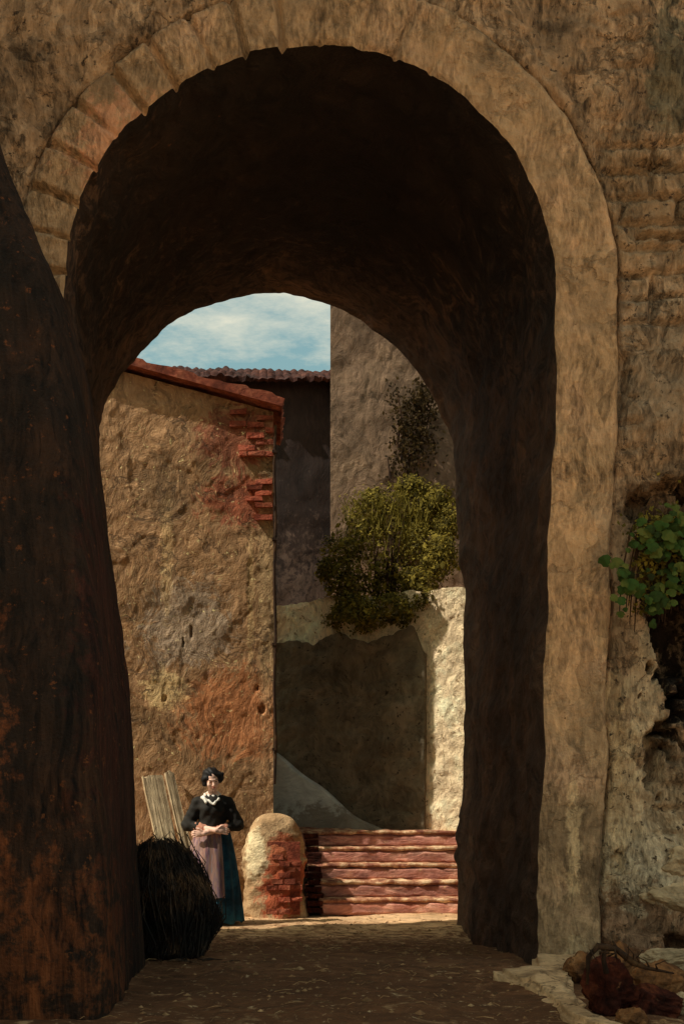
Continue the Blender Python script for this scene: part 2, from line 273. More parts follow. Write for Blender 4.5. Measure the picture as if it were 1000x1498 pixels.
M['bush'] = mat_leaf('bush_leaf', [(.024, .022, .005, 1), (.125, .095, .014, 1), (.33, .25, .04, 1)])
M['ivy'] = mat_leaf('ivy_leaf', [(.022, .028, .008, 1), (.045, .090, .018, 1), (.15, .15, .035, 1)], scale=3)
M['shoot'] = mat_leaf('shoot', [(.08, .065, .012, 1), (.19, .15, .025, 1), (.34, .27, .05, 1)])
M['vine'] = mat_leaf('vine_leaf', [(.018, .011, .004, 1), (.04, .024, .008, 1), (.09, .055, .018, 1)])

def plain(name, c, rough=.8, noise=0.3, scale=30, stroke=(30, 30, 30), bump=.3, spec=.25):
    return mat_stone(name, [tuple(x * (1 - noise) for x in c[:3]) + (1,), c, tuple(min(1, x * (1 + noise)) for x in c[:3]) + (1,)], big=scale * .2, stroke=stroke, bump=bump, rough=rough, contrast=noise * .6, dist=.006, warp=.05, spec=spec)
M['skin'] = plain('skin', (.92, .56, .43, 1), .6, .12, 20, bump=.08, spec=.35)
M['bodice'] = plain('black_bodice', (.018, .015, .012, 1), .8, .35)
M['skirt'] = mat_stone('teal_skirt', [(.006, .016, .026, 1), (.012, .050, .080, 1), (.022, .10, .14, 1)], big=5, stroke=(30, 30, 4), bump=.3, contrast=.4, warp=.05, dist=.006)
M['apron'] = mat_stone('striped_apron', [(.32, .10, .07, 1), (.32, .20, .16, 1), (.22, .25, .28, 1)], big=1.0, stroke=(46, 46, 3), bump=.3, contrast=.5, warp=.04, dist=.006)
_n = M['apron'].node_tree; _w = _n.nodes.new('ShaderNodeMapping'); _w.inputs['Scale'].default_value = (34, 20, 1.2)
_big = [x for x in _n.nodes if x.type == 'TEX_NOISE' and abs(x.inputs['Detail'].default_value - 8) < .1][0]
_src = _big.inputs['Vector'].links[0].from_socket; _n.links.new(_src, _w.inputs['Vector']); _n.links.new(_w.outputs[0], _big.inputs['Vector'])
_r = [x for x in _n.nodes if x.type == 'VALTORGB'][0].color_ramp
_e = _r.elements.new(.58); _e.color = (.38, .19, .15, 1); _e = _r.elements.new(.43); _e.color = (.19, .12, .17, 1)
M['roll'] = plain('pink_cloth', (.52, .23, .15, 1), .85, .25, 40)
M['white'] = plain('white_linen', (.78, .74, .66, 1), .8, .08)
M['hair'] = plain('black_hair', (.010, .008, .008, 1), .6, .4, 40, stroke=(90, 90, 14), bump=.6)
M['lip'] = plain('lips', (.45, .12, .09, 1), .5, .1)
M['eye'] = plain('eyes', (.03, .018, .012, 1), .3, .1)
M['leather'] = plain('black_leather', (.015, .012, .010, 1), .45, .3)

# ------------------------------------------------------------------ ground
def gz(x, y):
    return -0.35 * sstep(7.3, 11.4, y)
def coords(a, b, n): return list(np.linspace(a, b, n))
xs = np.array([-600, -200, -60, -25, -12, -7, -5, -4] + coords(-3.2, 3.4, 190) + [4.2, 5.5, 8, 14, 30, 70, 220, 600])
ys = np.array([-400, -100, -30, -12, -4, 0, 2, 3.5] + coords(4.6, 15, 290) + [17, 20, 26, 40, 90, 250, 900])
X, Y = np.meshgrid(xs, ys, indexing='ij')
Z = gz(X, Y) + 0.022 * fbm(X * 1.6, Y * 1.6, 0, 4, 3) + 0.006 * fbm(X * 9, Y * 9, 0, 3, 5)
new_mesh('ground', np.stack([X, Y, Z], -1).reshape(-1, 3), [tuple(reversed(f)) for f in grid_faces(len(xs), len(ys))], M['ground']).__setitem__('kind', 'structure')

# ------------------------------------------------------------------ the gateway building with its vaulted passage
NZ0 = -0.45
def profile(cx, cz, rad, xr_fn, n_j, n_a):
    P = []; N = []
    for t in np.linspace(0, 1, n_j, endpoint=False):
        z = NZ0 + (cz - NZ0) * t; P.append((xr_fn(z), z)); N.append((1, 0))
    for a in np.linspace(0, math.pi, n_a):
        P.append((cx + rad * math.cos(a), cz + rad * math.sin(a))); N.append((math.cos(a), math.sin(a)))
    for t in np.linspace(0, 1, n_j + 1)[1:]:
        z = cz + (NZ0 - cz) * t; P.append((cx - rad, z)); N.append((-1, 0))
    return np.array(P, float), np.array(N, float)
NJ, NA = 210, 330
YN = 7.5; KSK = 0.25; YF0 = 11.43
def far_y(x): return YF0 + KSK * x
nearP, nearN = profile(0.30, 4.33, 1.588, lambda z: 1.888 - 0.16 * (1 - max(z, 0) / 4.33), NJ, NA)
farP, farN = profile(0.19, 4.19, 1.77, lambda z: 1.96 + 0.10 * math.sin(math.pi * min(1, max(0, 1 - z / 4.19))), NJ, NA)
ns = len(nearP)
sarr = np.arange(ns)
nearP += nearN * (0.020 * fbm(nearP[:, :1] * 2.2, nearP[:, 1:] * 2.2, 0, 4, 21))
farP += farN * (0.030 * fbm(farP[:, :1] * 2.6, farP[:, 1:] * 2.6, 4, 4, 31))
ang = np.where(sarr < NJ, 0, np.where(sarr < NJ + NA, np.linspace(0, 1, ns) * 0 + np.clip((sarr - NJ) / (NA - 1), 0, 1) * math.pi, math.pi))
th = 0.40 - 0.07 * sstep(R(80), R(150), ang) + 0.02 * fbm(sarr / 60.0, 0, 0, 3, 8)
BX = 9.0; ZT = 6.75
def wall_disp(x, z):
    """Relief of the street face, metres towards the viewer."""
    d = 0.035 * fbm(x * 1.1, z * 1.1, 1, 3, 2) + 0.026 * fbm(x * 5, z * 3.4, 2, 4, 6) + 0.013 * fbm(x * 22, z * 14, 3, 3, 9)
    # coursed rubble showing through on the right
    row = z / 0.165 + 0.35 * fbm(x * 1.3, z * .8, 5, 2, 12)
    ri = np.floor(row); fr = row - ri
    cxn = x / 0.36 + _h(ri.astype(np.int64), ri.astype(np.int64) * 0, ri.astype(np.int64) * 0, 5) + 0.2 * fbm(x * 2, z * 2, 0, 2, 14)
    fc = cxn - np.floor(cxn)
    edge = np.minimum(np.minimum(fr, 1 - fr) * 0.165, np.minimum(fc, 1 - fc) * 0.36)
    groove = 1 - sstep(0.004, 0.026, edge)
    mask = sstep(2.0, 2.3, x) * sstep(3.9, 4.3, z) * (1 - sstep(5.2, 5.6, z)) + 0.7 * sstep(-.1, .35, fbm(x * 1.1, z * 1.1, 7, 3, 40)) * sstep(1.9, 2.3, x)
    mask = np.clip(mask, 0, 1)
    stone = 0.02 * (_h(ri.astype(np.int64), np.floor(cxn).astype(np.int64), ri.astype(np.int64) * 0, 9) - .5)
    d = d + mask * (stone - 0.05 * groove)
    # deep hollow behind the ivy, and smaller gaps
    def pit(cx, cz, rx, rz, depth, sd):
        q = np.sqrt(((x - cx) / rx) ** 2 + ((z - cz) / rz) ** 2) + 0.30 * fbm(x * 5, z * 4, sd, 3, sd) + .35 * fbm(x * 17, z * 13, sd, 3, sd + 1)
        return depth * (1 - sstep(0.72, 1.05, q))
    d = d - pit(2.74, 2.22, .24, .74, .65, 51) - pit(2.52, 1.35, .07, .22, .2, 52) - pit(2.42, 2.95, .10, .11, .18, 53) - pit(2.66, 3.05, .16, .08, .2, 54)
    d = d - pit(2.66, .14, .14, .05, .22, 55) - pit(2.27, .66, .035, .06, .07, 56) - pit(2.3, 3.78, .04, .2, .09, 57) - pit(2.62, 4.72, .2, .022, .09, 58) - pit(2.5, 5.18, .12, .02, .08, 59) - pit(2.78, 5.85, .07, .16, .08, 60)
    # rough bank of stone swelling towards the ground on the right
    d = d + 0.16 * sstep(1.2, 0.0, z) * sstep(2.1, 2.7, x) * (1 + .5 * fbm(x * 3, z * 3, 0, 3, 61))
    return d
def ring_disp(s, r, x, z):
    d = 0.045 + 0.012 * fbm(x * 4, z * 4, 1, 4, 71) + 0.006 * fbm(x * 18, z * 18, 2, 3, 72)
    a = ang[:, None] + 0 * r
    arc = (s - NJ) / (NA - 1) * math.pi * 1.75    # metres along the arch
    width = 0.27
    q = arc / width + 0.22 * np.sin(np.floor(arc / width) * 2.3) * 0 + 0.12 * fbm(arc * 1.3, r * 2.0, 0, 2, 73)
    fq = q - np.floor(q)
    e = np.minimum(fq, 1 - fq) * width
    left = (.45 * sstep(R(55), R(66), ang) + .55 * sstep(R(84), R(100), ang))[:, None] * (s < NJ + NA + 4)
    d = d - left * 0.065 * (1 - sstep(0.007, 0.030, e)) * (.85 + .4 * fbm(x * 3, z * 3, 0, 2, 77)).clip(.4, 1.2) + left * 0.035 * (_h(np.floor(q).astype(np.int64), np.zeros_like(np.floor(q), np.int64), np.zeros_like(np.floor(q), np.int64), 74) - .5)
    for aj in (R(78), R(97)):
        d = d - 0.03 * np.exp(-((a - aj) / 0.006) ** 2)
    return d
gate = thing('gateway_building', 'massive brown plastered wall pierced by a tall dark vaulted archway', 'gateway', (0, 0, 0))
# arch ring
nr = 26
f = np.linspace(0, 1, nr); RR = th[:, None] * f[None, :]
Xr = nearP[:, :1] + nearN[:, :1] * RR; Zr = nearP[:, 1:] + nearN[:, 1:] * RR
S = np.repeat(sarr[:, None], nr, 1).astype(float)
D = ring_disp(S, RR, Xr, Zr)
edge_r = np.minimum(RR, th[:, None] - RR)
D = D - 0.022 * (1 - sstep(0, .03, edge_r)) * (0.6 + .5 * fbm(Xr * 6, Zr * 6, 0, 2, 75))
fade = (sstep(-1.0, 4.6, Zr) * .0 + 1)
Yr = YN - D * fade
Xe = Xr[:, -1:] ; Ze = Zr[:, -1:]
Xr2 = np.hstack([Xr, Xe + nearN[:, :1] * .004]); Zr2 = np.hstack([Zr, Ze + nearN[:, 1:] * .004]); Yr2 = np.hstack([Yr, np.full((ns, 1), YN + 0.06)])
new_mesh('arch_ring', np.stack([Xr2, Yr2, Zr2], -1).reshape(-1, 3), grid_faces(ns, nr + 1), M['ring'], gate)
# street face
rmax = np.empty(ns)
for i in range(ns):
    (x, z), (nx, nz_) = nearP[i], nearN[i]
    c = []
    if nx > 1e-6: c.append((BX - x) / nx)
    if nx < -1e-6: c.append((-BX - x) / nx)
    if nz_ > 1e-6: c.append((ZT - z) / nz_)
    rmax[i] = min(c)
nf, nc = 84, 14
fine = np.minimum(1.25, (rmax - th) * 0.75)
RRs = []
for j in range(nf): RRs.append(th + fine * (j / (nf - 1)))
for j in range(1, nc): RRs.append(th + fine + (rmax - th - fine) * (j / (nc - 1)) ** 1.7)
RR = np.stack(RRs, 1); nR = RR.shape[1]
Xw = nearP[:, :1] + nearN[:, :1] * RR; Zw = nearP[:, 1:] + nearN[:, 1:] * RR
Dw = wall_disp(Xw, Zw)
q = RR - th[:, None]
Dw = Dw * sstep(-.02, .10, q) - 0.10 * np.exp(-((q - .006) / .021) ** 2) * (0.75 + 0.8 * fbm(Xw * 3, Zw * 3, 0, 3, 81)).clip(0.15, 1)
Yw = YN - Dw
V = np.stack([Xw, Yw, Zw], -1).reshape(-1, 3).tolist(); Fc = grid_faces(ns, nR)
# closing faces: top, ends and the courtyard face built in the same part further down
new_mesh('wall', V, Fc, M['facade'], gate)
# vault and passage walls
nt_ = 120
T = np.concatenate([np.linspace(0, .12, 14, endpoint=False), np.linspace(.12, .94, nt_ - 26, endpoint=False), np.linspace(.94, 1, 12)])
T[0] = 0
PX = nearP[:, None, 0] * (1 - T) + farP[:, None, 0] * T
PZ = nearP[:, None, 1] * (1 - T) + farP[:, None, 1] * T
PY = Yr[:, :1] * (1 - T) + far_y(farP[:, None, 0]) * T
PN = nearN[:, None, :] * (1 - T)[None, :, None] + farN[:, None, :] * T[None, :, None]
dd = 0.05 * fbm(PX * 1.2 + PZ, PY * 1.2, PZ * 1.2, 3, 91) + 0.02 * fbm(PX * 5 + PZ * 5, PY * 5, PZ * 5, 4, 92)
dd = dd * (sstep(0, .05, T) * sstep(1, .97, T))[None, :]
V = np.stack([PX + PN[..., 0] * dd, PY, PZ + PN[..., 1] * dd], -1).reshape(-1, 3)
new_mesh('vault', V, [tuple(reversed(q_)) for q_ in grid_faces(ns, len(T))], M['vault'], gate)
# courtyard face (skewed)
rb = []
ZT2 = 6.2
for i in range(ns):
    (x, z), (nx, nz_) = farP[i], farN[i]
    c = []
    if nx > 1e-6: c.append((BX - x) / nx)
    if nx < -1e-6: c.append((-BX - x) / nx)
    if nz_ > 1e-6: c.append((ZT2 - z) / nz_)
    rb.append(min(c))
rb = np.array(rb); fr_ = np.concatenate([np.linspace(0, .3, 24, endpoint=False), np.linspace(.3, 1, 24)])
RB = rb[:, None] * fr_[None, :] ** 1.2
XB = farP[:, :1] + farN[:, :1] * RB; ZB = farP[:, 1:] + farN[:, 1:] * RB
YB = far_y(XB) + (0.03 * fbm(XB * 2, ZB * 2, 0, 4, 95) + .02) * sstep(0, .05, RB)
new_mesh('wall', np.stack([XB, YB, ZB], -1).reshape(-1, 3), [tuple(reversed(q_)) for q_ in grid_faces(ns, len(fr_))], M['facade'], gate)['label'] = 'courtyard face of the gateway wall'
mb = MB()
mb.add([(-BX - .1, YN - .12, ZT), (BX + .1, YN - .12, ZT), (BX + .1, far_y(BX) + .05, ZT2), (-BX - .1, far_y(-BX) + .05, ZT2),
        (-BX - .1, YN - .12, ZT + .14), (BX + .1, YN - .12, ZT + .14), (BX + .1, far_y(BX) + .05, ZT2 + .1), (-BX - .1, far_y(-BX) + .05, ZT2 + .1)],
       [(3, 2, 1, 0), (4, 5, 6, 7), (0, 1, 5, 4), (1, 2, 6, 5), (2, 3, 7, 6), (3, 0, 4, 7)])
mb.build('roof', M['tile'], gate)
for sx in (-1, 1):
    mb = MB(); a = far_y(sx * BX)
    mb.add([(sx * BX, YN, NZ0), (sx * BX, a, NZ0), (sx * BX, a, ZT2), (sx * BX, YN, ZT)], [(0, 1, 2, 3)])
    mb.build('end_wall', M['facade'], gate)

# ------------------------------------------------------------------ battered buttress in the left foreground
outl = [(-150, -60), (-60, 90), (0, 205), (30, 290), (62, 370), (97, 450), (127, 560), (141, 650), (152, 720), (170, 850), (184, 980), (191, 1100), (197, 1250), (204, 1400), (206, 1500)]
oz = [EYE + (VY - p[1]) / F * 7.5 for p in outl][::-1]; ox = [(p[0] - VX) / F * 7.5 for p in outl][::-1]
zz = np.linspace(-.3, 6.4, 260); xr = np.interp(zz, oz, ox)
yf = 5.9 + 1.25 * sstep(0.0, 6.4, zz)
rows = []
cs = np.linspace(0, 1, 64)
for k, z in enumerate(zz):
    pts = []
    xl = -4.2; b = .16
    for t in np.linspace(0, 1, 50)[:-1]: pts.append((xl + (xr[k] - b - xl) * t ** .7, yf[k]))
    for t in np.linspace(0, math.pi / 2, 12)[:-1]: pts.append((xr[k] - b + b * math.sin(t), yf[k] + b - b * math.cos(t)))
    for t in np.linspace(0, 1, 40): pts.append((xr[k], yf[k] + b + (7.62 - yf[k] - b) * t))
    rows.append([(p[0], p[1], z) for p in pts])
G = np.array(rows); n1, n2 = G.shape[:2]
d = 0.05 * fbm(G[..., 0] * 1.6, G[..., 1] * 1.6, G[..., 2] * .8, 4, 101) + 0.02 * fbm(G[..., 0] * 9, G[..., 1] * 9, G[..., 2] * 2.2, 4, 102)
w_side = sstep(0, 10, np.arange(n2) - 48)[None, :]
G[..., 1] -= d * (1 - w_side); G[..., 0] += d * w_side * .6
V = G.reshape(-1, 3).tolist(); Fc = grid_faces(n1, n2)
Fc.append(tuple((n1 - 1) * n2 + j for j in range(n2)))
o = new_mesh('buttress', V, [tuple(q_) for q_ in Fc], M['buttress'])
tag(o, 'dark leaning buttress of masonry coloured as deep shade, filling the left foreground', 'buttress')

# ------------------------------------------------------------------ relief walls
def relief(name, O, u, s, z0, top, mat, parent, disp, nt=160, depth=.5, nrm=None):
    """A thick wall: O + u*s along the ground, from z0 up to top(s), relief towards nrm."""
    O = np.array(O, float); u = np.array(u, float); u /= np.linalg.norm(u)
    n = np.array(nrm, float) if nrm is not None else np.array((u[1], -u[0])); n /= np.linalg.norm(n)
    s = np.array(s, float); tt = np.linspace(0, 1, nt)
    tp = np.array([top(v) for v in s])
    Zg = z0 + (tp[:, None] - z0) * tt[None, :]; Sg = np.repeat(s[:, None], nt, 1)
    D = disp(Sg, Zg)
    V = np.stack([O[0] + u[0] * Sg + n[0] * D, O[1] + u[1] * Sg + n[1] * D, Zg], -1).reshape(-1, 3).tolist()
    Fc = grid_faces(len(s), nt); Fc = [tuple(q_) for q_ in Fc]
    per = [i * nt for i in range(len(s))] + [(len(s) - 1) * nt + j for j in range(1, nt)] + [i * nt + nt - 1 for i in range(len(s) - 2, -1, -1)] + [j for j in range(nt - 2, 0, -1)]
    b0 = len(V)
    for p in per: V.append((V[p][0] - n[0] * depth, V[p][1] - n[1] * depth, V[p][2]))
    m = len(per)
    for i in range(m): Fc.append((per[i], per[(i + 1) % m], b0 + (i + 1) % m, b0 + i))
    Fc.append(tuple(b0 + i for i in range(m)))
    o = new_mesh(name, V, Fc, mat, parent)
    bm = bmesh.new(); bm.from_mesh(o.data); bmesh.ops.recalc_face_normals(bm, faces=bm.faces)
    for e in bm.edges:
        if len(e.link_faces) == 2 and e.calc_face_angle(0) > R(50): e.smooth = False
    bm.to_mesh(o.data); bm.free()
    return o
def plasterd(seed, a=.03, b=.012, c=.005, f1=1.2, f2=5, pits=()):
    def f(s, z):
        d = a * fbm(s * f1, z * f1, seed, 3, seed) + b * fbm(s * f2, z * f2, seed, 4, seed + 1) + c * fbm(s * 20, z * 16, seed, 3, seed + 2)
        lay = sstep(-.05, .02, fbm(s * 1.5, z * 1.2, seed + 9, 5, seed + 4)); d = d + lay * b * 1.0      # broken coats of plaster
        for (cs_, cz, rs, rz, dep) in pits:
            q = np.sqrt(((s - cs_) / rs) ** 2 + ((z - cz) / rz) ** 2) + .25 * fbm(s * 9, z * 9, 3, 3, 5)
            d = d - dep * (1 - sstep(.6, 1.05, q))
        return d
    return f
def tiled_roof(name, parent, origin, down, across, L_, Wd, mat, tile_w=.2, tile_l=.3, thick=.07, wave=.045, rg=.05):
    """Roof slab of half-round tiles. origin: upper corner, down / across unit vectors."""
    down = Vector(down).normalized(); across = Vector(across).normalized(); up = across.cross(down).normalized()
    if up.z < 0: up = -up
    nu = int(Wd / tile_w * 8) + 1; nv = int(L_ / tile_l * 6) + 1
    u = np.linspace(0, Wd, nu); v = np.linspace(0, L_, nv)
    U, Vv = np.meshgrid(u, v, indexing='ij')
    colr = np.floor(U / tile_w); row = np.floor(Vv / tile_l)
    h = wave * np.abs(np.cos(U / tile_w * math.pi)) + .022 * ((Vv / tile_l) % 1) + .018 * (_h(colr.astype(np.int64), row.astype(np.int64), row.astype(np.int64) * 0, 3) - .5) + .02 * fbm(U * 1.2, Vv * 1.2, 0, 2, 5) + rg * .35 * fbm(U * 3, Vv * 3, 0, 3, 8)
    jag = rg * (_h(colr.astype(np.int64), colr.astype(np.int64) * 0, colr.astype(np.int64) * 0, 7) - .5)
    V = []
    for i in range(nu):
        for j in range(nv):
            vv = Vv[i, j] + (jag[i, j] if j == nv - 1 else 0)
            V.append(Vector(origin) + across * U[i, j] + down * vv + up * (thick + h[i, j]))
    Fc = grid_faces(nu, nv)
    per = [i * nv for i in range(nu)] + [(nu - 1) * nv + j for j in range(1, nv)] + [i * nv + nv - 1 for i in range(nu - 2, -1, -1)] + [j for j in range(nv - 2, 0, -1)]
    b0 = len(V); m = len(per)
    for k, p in enumerate(per):
        i, j = divmod(p, nv); V.append(Vector(origin) + across * U[i, j] + down * Vv[i, j] + up * (0.0 + .03 * abs(math.cos(U[i, j] / tile_w * math.pi))))
    for k in range(m): Fc.append((per[k], per[(k + 1) % m], b0 + (k + 1) % m, b0 + k))
    Fc.append(tuple(b0 + k for k in range(m)))
    o = new_mesh(name, V, Fc, mat, parent, smooth=False)
    bm = bmesh.new(); bm.from_mesh(o.data); bmesh.ops.recalc_face_normals(bm, faces=bm.faces); bm.to_mesh(o.data); bm.free()
    return o

# house on the left of the court
LY = 13.3
house = thing('plaster_house', 'tall house with peeling brown plaster, exposed red bricks and sloping tiled verge behind the woman', 'house')
def ltop(s): return 5.36 + .272 * (0.10 - s) if s > -3.4 else 5.36 + .272 * 3.5 - .27 * (-3.4 - s)
s = np.concatenate([np.linspace(-7, -2.1, 14, endpoint=False), np.linspace(-2.1, .10, 150)])
relief('wall', (0, LY), (1, 0), s, -.45, ltop, M['housewall'], house,
       plasterd(200, .012, .008, .004, pits=[(-.84, 2.85, .022, .08, .05), (-1.15, 2.08, .035, .04, .05), (-.93, 2.72, .014, .07, .04), (-.03, 1.95, .04, .05, .05), (-.08, 2.2, .02, .04, .04)]), nt=330, depth=1.35)
tiled_roof('roof', house, (-3.4, LY - .14, 5.36 + .272 * 3.5 + .02), (1, 0, -.272), (0, 1, 0), 3.72, 1.6, M['tile'])
tiled_roof('roof', house, (-3.4, LY - .14, 5.36 + .272 * 3.5 + .02), (-1, 0, -.27), (0, 1, 0), 3.8, 1.6, M['tile'])
mb = MB()
def brick_patch(mb, x0, x1, z0, z1, y, keep):
    r_ = 0; z = z0
    while z < z1:
        x = x1 - (0.0 if r_ % 2 else .11)
        while x > x0:
            w = random.choice((.2, .2, .1)); cx = x - w / 2
            if keep(cx, z): mb.box((cx, y + random.uniform(-.010, .022), z + .028 + random.uniform(-.004, .004)), (w - .012, .09, .056), jit=.010)
            x -= w
        z += .068; r_ += 1
brick_patch(mb, -.5, .105, 4.78, 5.36, LY + .004, lambda x, z: random.random() < .92 and x > -.30 + .25 * abs(z - 5.15) + random.uniform(-.10, .22) and z < ltop(x) - .1)
mb.build('exposed_bricks', M['brick'], house); mb = MB()
brick_patch(mb, -.4, .09, 4.06, 4.62, LY + .006, lambda x, z: random.random() < .82 and x > -.20 + .7 * abs(z - 4.38) + random.uniform(-.16, .16))
mb.build('exposed_bricks', M['brick'], house)
# ragged dark corner edge: an added tube standing in for the dark crack line
mb = MB()
pz = np.linspace(1.1, 5.2, 40)
mb.tube([(.118 + .008 * math.sin(z * 5), LY - .02 + .004 * math.sin(z * 9), z) for z in pz], .017, 8)
for z in (1.5, 2.7, 3.9, 4.9): mb.box((.112, LY - .01, z), (.055, .07, .03))
mb.build('corner_dark_line', M['bark'], house)

# house at the back
back = thing('back_house', 'shadowed brown house with ragged tiled eave closing the court', 'house')
BY = 18.0
s = np.linspace(-6, 4.5, 120)
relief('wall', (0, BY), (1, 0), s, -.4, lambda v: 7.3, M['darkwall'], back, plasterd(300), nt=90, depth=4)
tiled_roof('roof', back, (-6, BY + 2.2, 7.16 + 1.0), (0, -1, -.40), (1, 0, 0), 2.6, 10.4, M['eave'], tile_w=.13, thick=.05, wave=.022, rg=.16)
# tall house on the right
tall = thing('tall_house', 'tall taupe plastered house wall rising above the terrace bush', 'house')
TY = 16.2
s = np.concatenate([np.linspace(.915, 3.2, 150, endpoint=False), np.linspace(3.2, 9, 8)])
relief('wall', (0, TY), (1, 0), s, -.4, lambda v: 13.0, M['tallwall'], tall, plasterd(320, .015, .010, .004), nt=330, depth=1.7, nrm=(-.068, -1))
mb = MB(); mb.box((5, TY + .8, 13.1), (8.6, 2.4, .2)); mb.build('roof', M['tile'], tall)

# terrace retaining wall
RO = (.05, 14.85); RU = (.898, -.440)
def rpt(q_, off=0.0, z=0.0):
    u = np.array(RU) / np.linalg.norm(RU); n = np.array((u[1], -u[0]))
    p = np.array(RO) + u * q_ + n * off; return (p[0], p[1], z)
s = np.linspace(0, 3.6, 190)
def rtop(v): return 3.38 + .06 * float(fbm(v * 2.6, 3, 0, 5, 47)) + .05 * sstep(1.9, 2.4, v)
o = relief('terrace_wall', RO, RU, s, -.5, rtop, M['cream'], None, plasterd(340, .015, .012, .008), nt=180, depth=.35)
tag(o, 'cream limewashed terrace wall catching sunlight above the brick steps', 'wall')
s = np.linspace(.02, 2.10, 170)  # thin dark facing added, cut to the shape of the cast shadow
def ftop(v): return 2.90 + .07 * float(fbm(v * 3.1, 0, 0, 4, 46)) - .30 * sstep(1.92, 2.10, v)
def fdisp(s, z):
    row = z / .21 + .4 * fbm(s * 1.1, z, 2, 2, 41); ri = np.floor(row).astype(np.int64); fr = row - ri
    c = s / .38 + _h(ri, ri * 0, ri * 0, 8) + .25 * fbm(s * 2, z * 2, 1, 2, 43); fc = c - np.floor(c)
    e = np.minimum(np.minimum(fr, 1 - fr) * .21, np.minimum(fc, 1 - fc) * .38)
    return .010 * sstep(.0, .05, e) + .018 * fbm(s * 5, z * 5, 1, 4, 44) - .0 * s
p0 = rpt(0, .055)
o = relief('shadow_facing', (p0[0], p0[1]), RU, s, -.5, ftop, M['facing'], None, fdisp, nt=150, depth=.085)
tag(o, 'dark rubble facing put in for the cast shadow behind the brick steps', 'wall')
# terrace soil behind the wall
V = []; a = rpt(0, -.2, 3.2); b = rpt(3.6, -.2, 3.2)
nx_, ny_ = 40, 20; V = []
for i in range(nx_):
    for j in range(ny_):
        t = i / (nx_ - 1); p = np.array(a[:2]) * (1 - t) + np.array(b[:2]) * t; yb = TY + .1
        y = p[1] + (yb - p[1]) * j / (ny_ - 1); V.append((p[0], y, 3.22 + .25 * (j / ny_) + .05 * fbm(p[0] * 3, y * 3, 0, 3, 3)))
V.append((a[0], a[1], -.5)); V.append((a[0], TY + .1, -.5))
new_mesh('terrace_ground', V, grid_faces(nx_, ny_) + [(ny_ * nx_, ny_ * nx_ + 1, ny_ - 1, 0)], M['ground'])['kind'] = 'structure'
# sloping grey parapet
so = rpt(0, .26); s = np.linspace(.06, 1.86, 110)
def ptop(v): return max(.5, 1.62 - 1.12 * sstep(-.35, 1.95, v) - .03 * v + .02 * math.sin(v * 9))
o = relief('sloping_parapet', (so[0], so[1]), RU, s, -.3, ptop, M['grey'], None, plasterd(360, .015, .008, .003), nt=60, depth=.15)
tag(o, 'low grey rendered parapet sloping down beside the top of the steps', 'parapet')

# steps
st = thing('brick_steps', 'flight of worn reddish brick steps beside the stone pier', 'steps', (1.4, 12.97, -.35))
def rough_box(x0, x1, y0, y1, z0, z1, res, amp, seed, mat, name, parent, org=(0, 0, 0)):
    V = []; Fc = []
    bm = bmesh.new(); bmesh.ops.create_cube(bm, size=1)
    for v in bm.verts: v.co = Vector((x0 if v.co.x < 0 else x1, y0 if v.co.y < 0 else y1, z0 if v.co.z < 0 else z1))
    bmesh.ops.bevel(bm, geom=bm.edges[:], offset=min(x1 - x0, y1 - y0, z1 - z0) * .12, segments=2, affect='EDGES')
    for ax, (lo, hi) in enumerate(((x0, x1), (y0, y1), (z0, z1))):
        n = int((hi - lo) / res)
        for k in range(1, n):
            no = [0, 0, 0]; no[ax] = 1; co = [0, 0, 0]; co[ax] = lo + (hi - lo) * k / n
            bmesh.ops.bisect_plane(bm, geom=bm.verts[:] + bm.edges[:] + bm.faces[:], plane_co=co, plane_no=no)
    P = np.array([v.co[:] for v in bm.verts])
    D = np.stack([fbm(P[:, 0] * 7 + i * 9, P[:, 1] * 7, P[:, 2] * 7, 4, seed + i) for i in range(3)], -1) * amp
    for v, p, dd_ in zip(bm.verts, P, D): v.co = Vector(p + dd_ - np.array(org))
    me = bpy.data.meshes.new(name); bm.to_mesh(me); bm.free(); me.materials.append(mat)
    me.polygons.foreach_set('use_smooth', [True] * len(me.polygons))
    o = bpy.data.objects.new(name, me); C.objects.link(o)
    if parent: o.parent = parent
    return o
for i in range(5):
    y0 = 12.97 + .17 * i; z1 = -.35 + .18 * (i + 1); xl = .62 - .055 * i
    rough_box(xl, 2.75, y0, y0 + .22 + (1.3 if i == 4 else 0), z1 - .19, z1 - .045, .035, .009, 400 + i, M['step'], 'step', st, (1.4, 12.97, -.35))
    rough_box(xl - .02, 2.75, y0 - .008, y0 + .23 + (1.3 if i == 4 else 0), z1 - .043, z1, .035, .013, 420 + i, M['nosing'], 'tread', st, (1.4, 12.97, -.35))
mb = MB()
for r_ in range(12):
    z = -.33 + r_ * .072; y0 = 12.93 + max(0, (r_ - 1)) * .066
    x0 = .475 + random.uniform(-.02, .03)
    mb.box((x0 + .09 - 1.4, y0 + .3 - 12.97, z + .03 + .35), (.16 + random.uniform(-.02, .03), .6, .058), jit=.008)
mb.build('brick_cheek', M['redstone'], st)

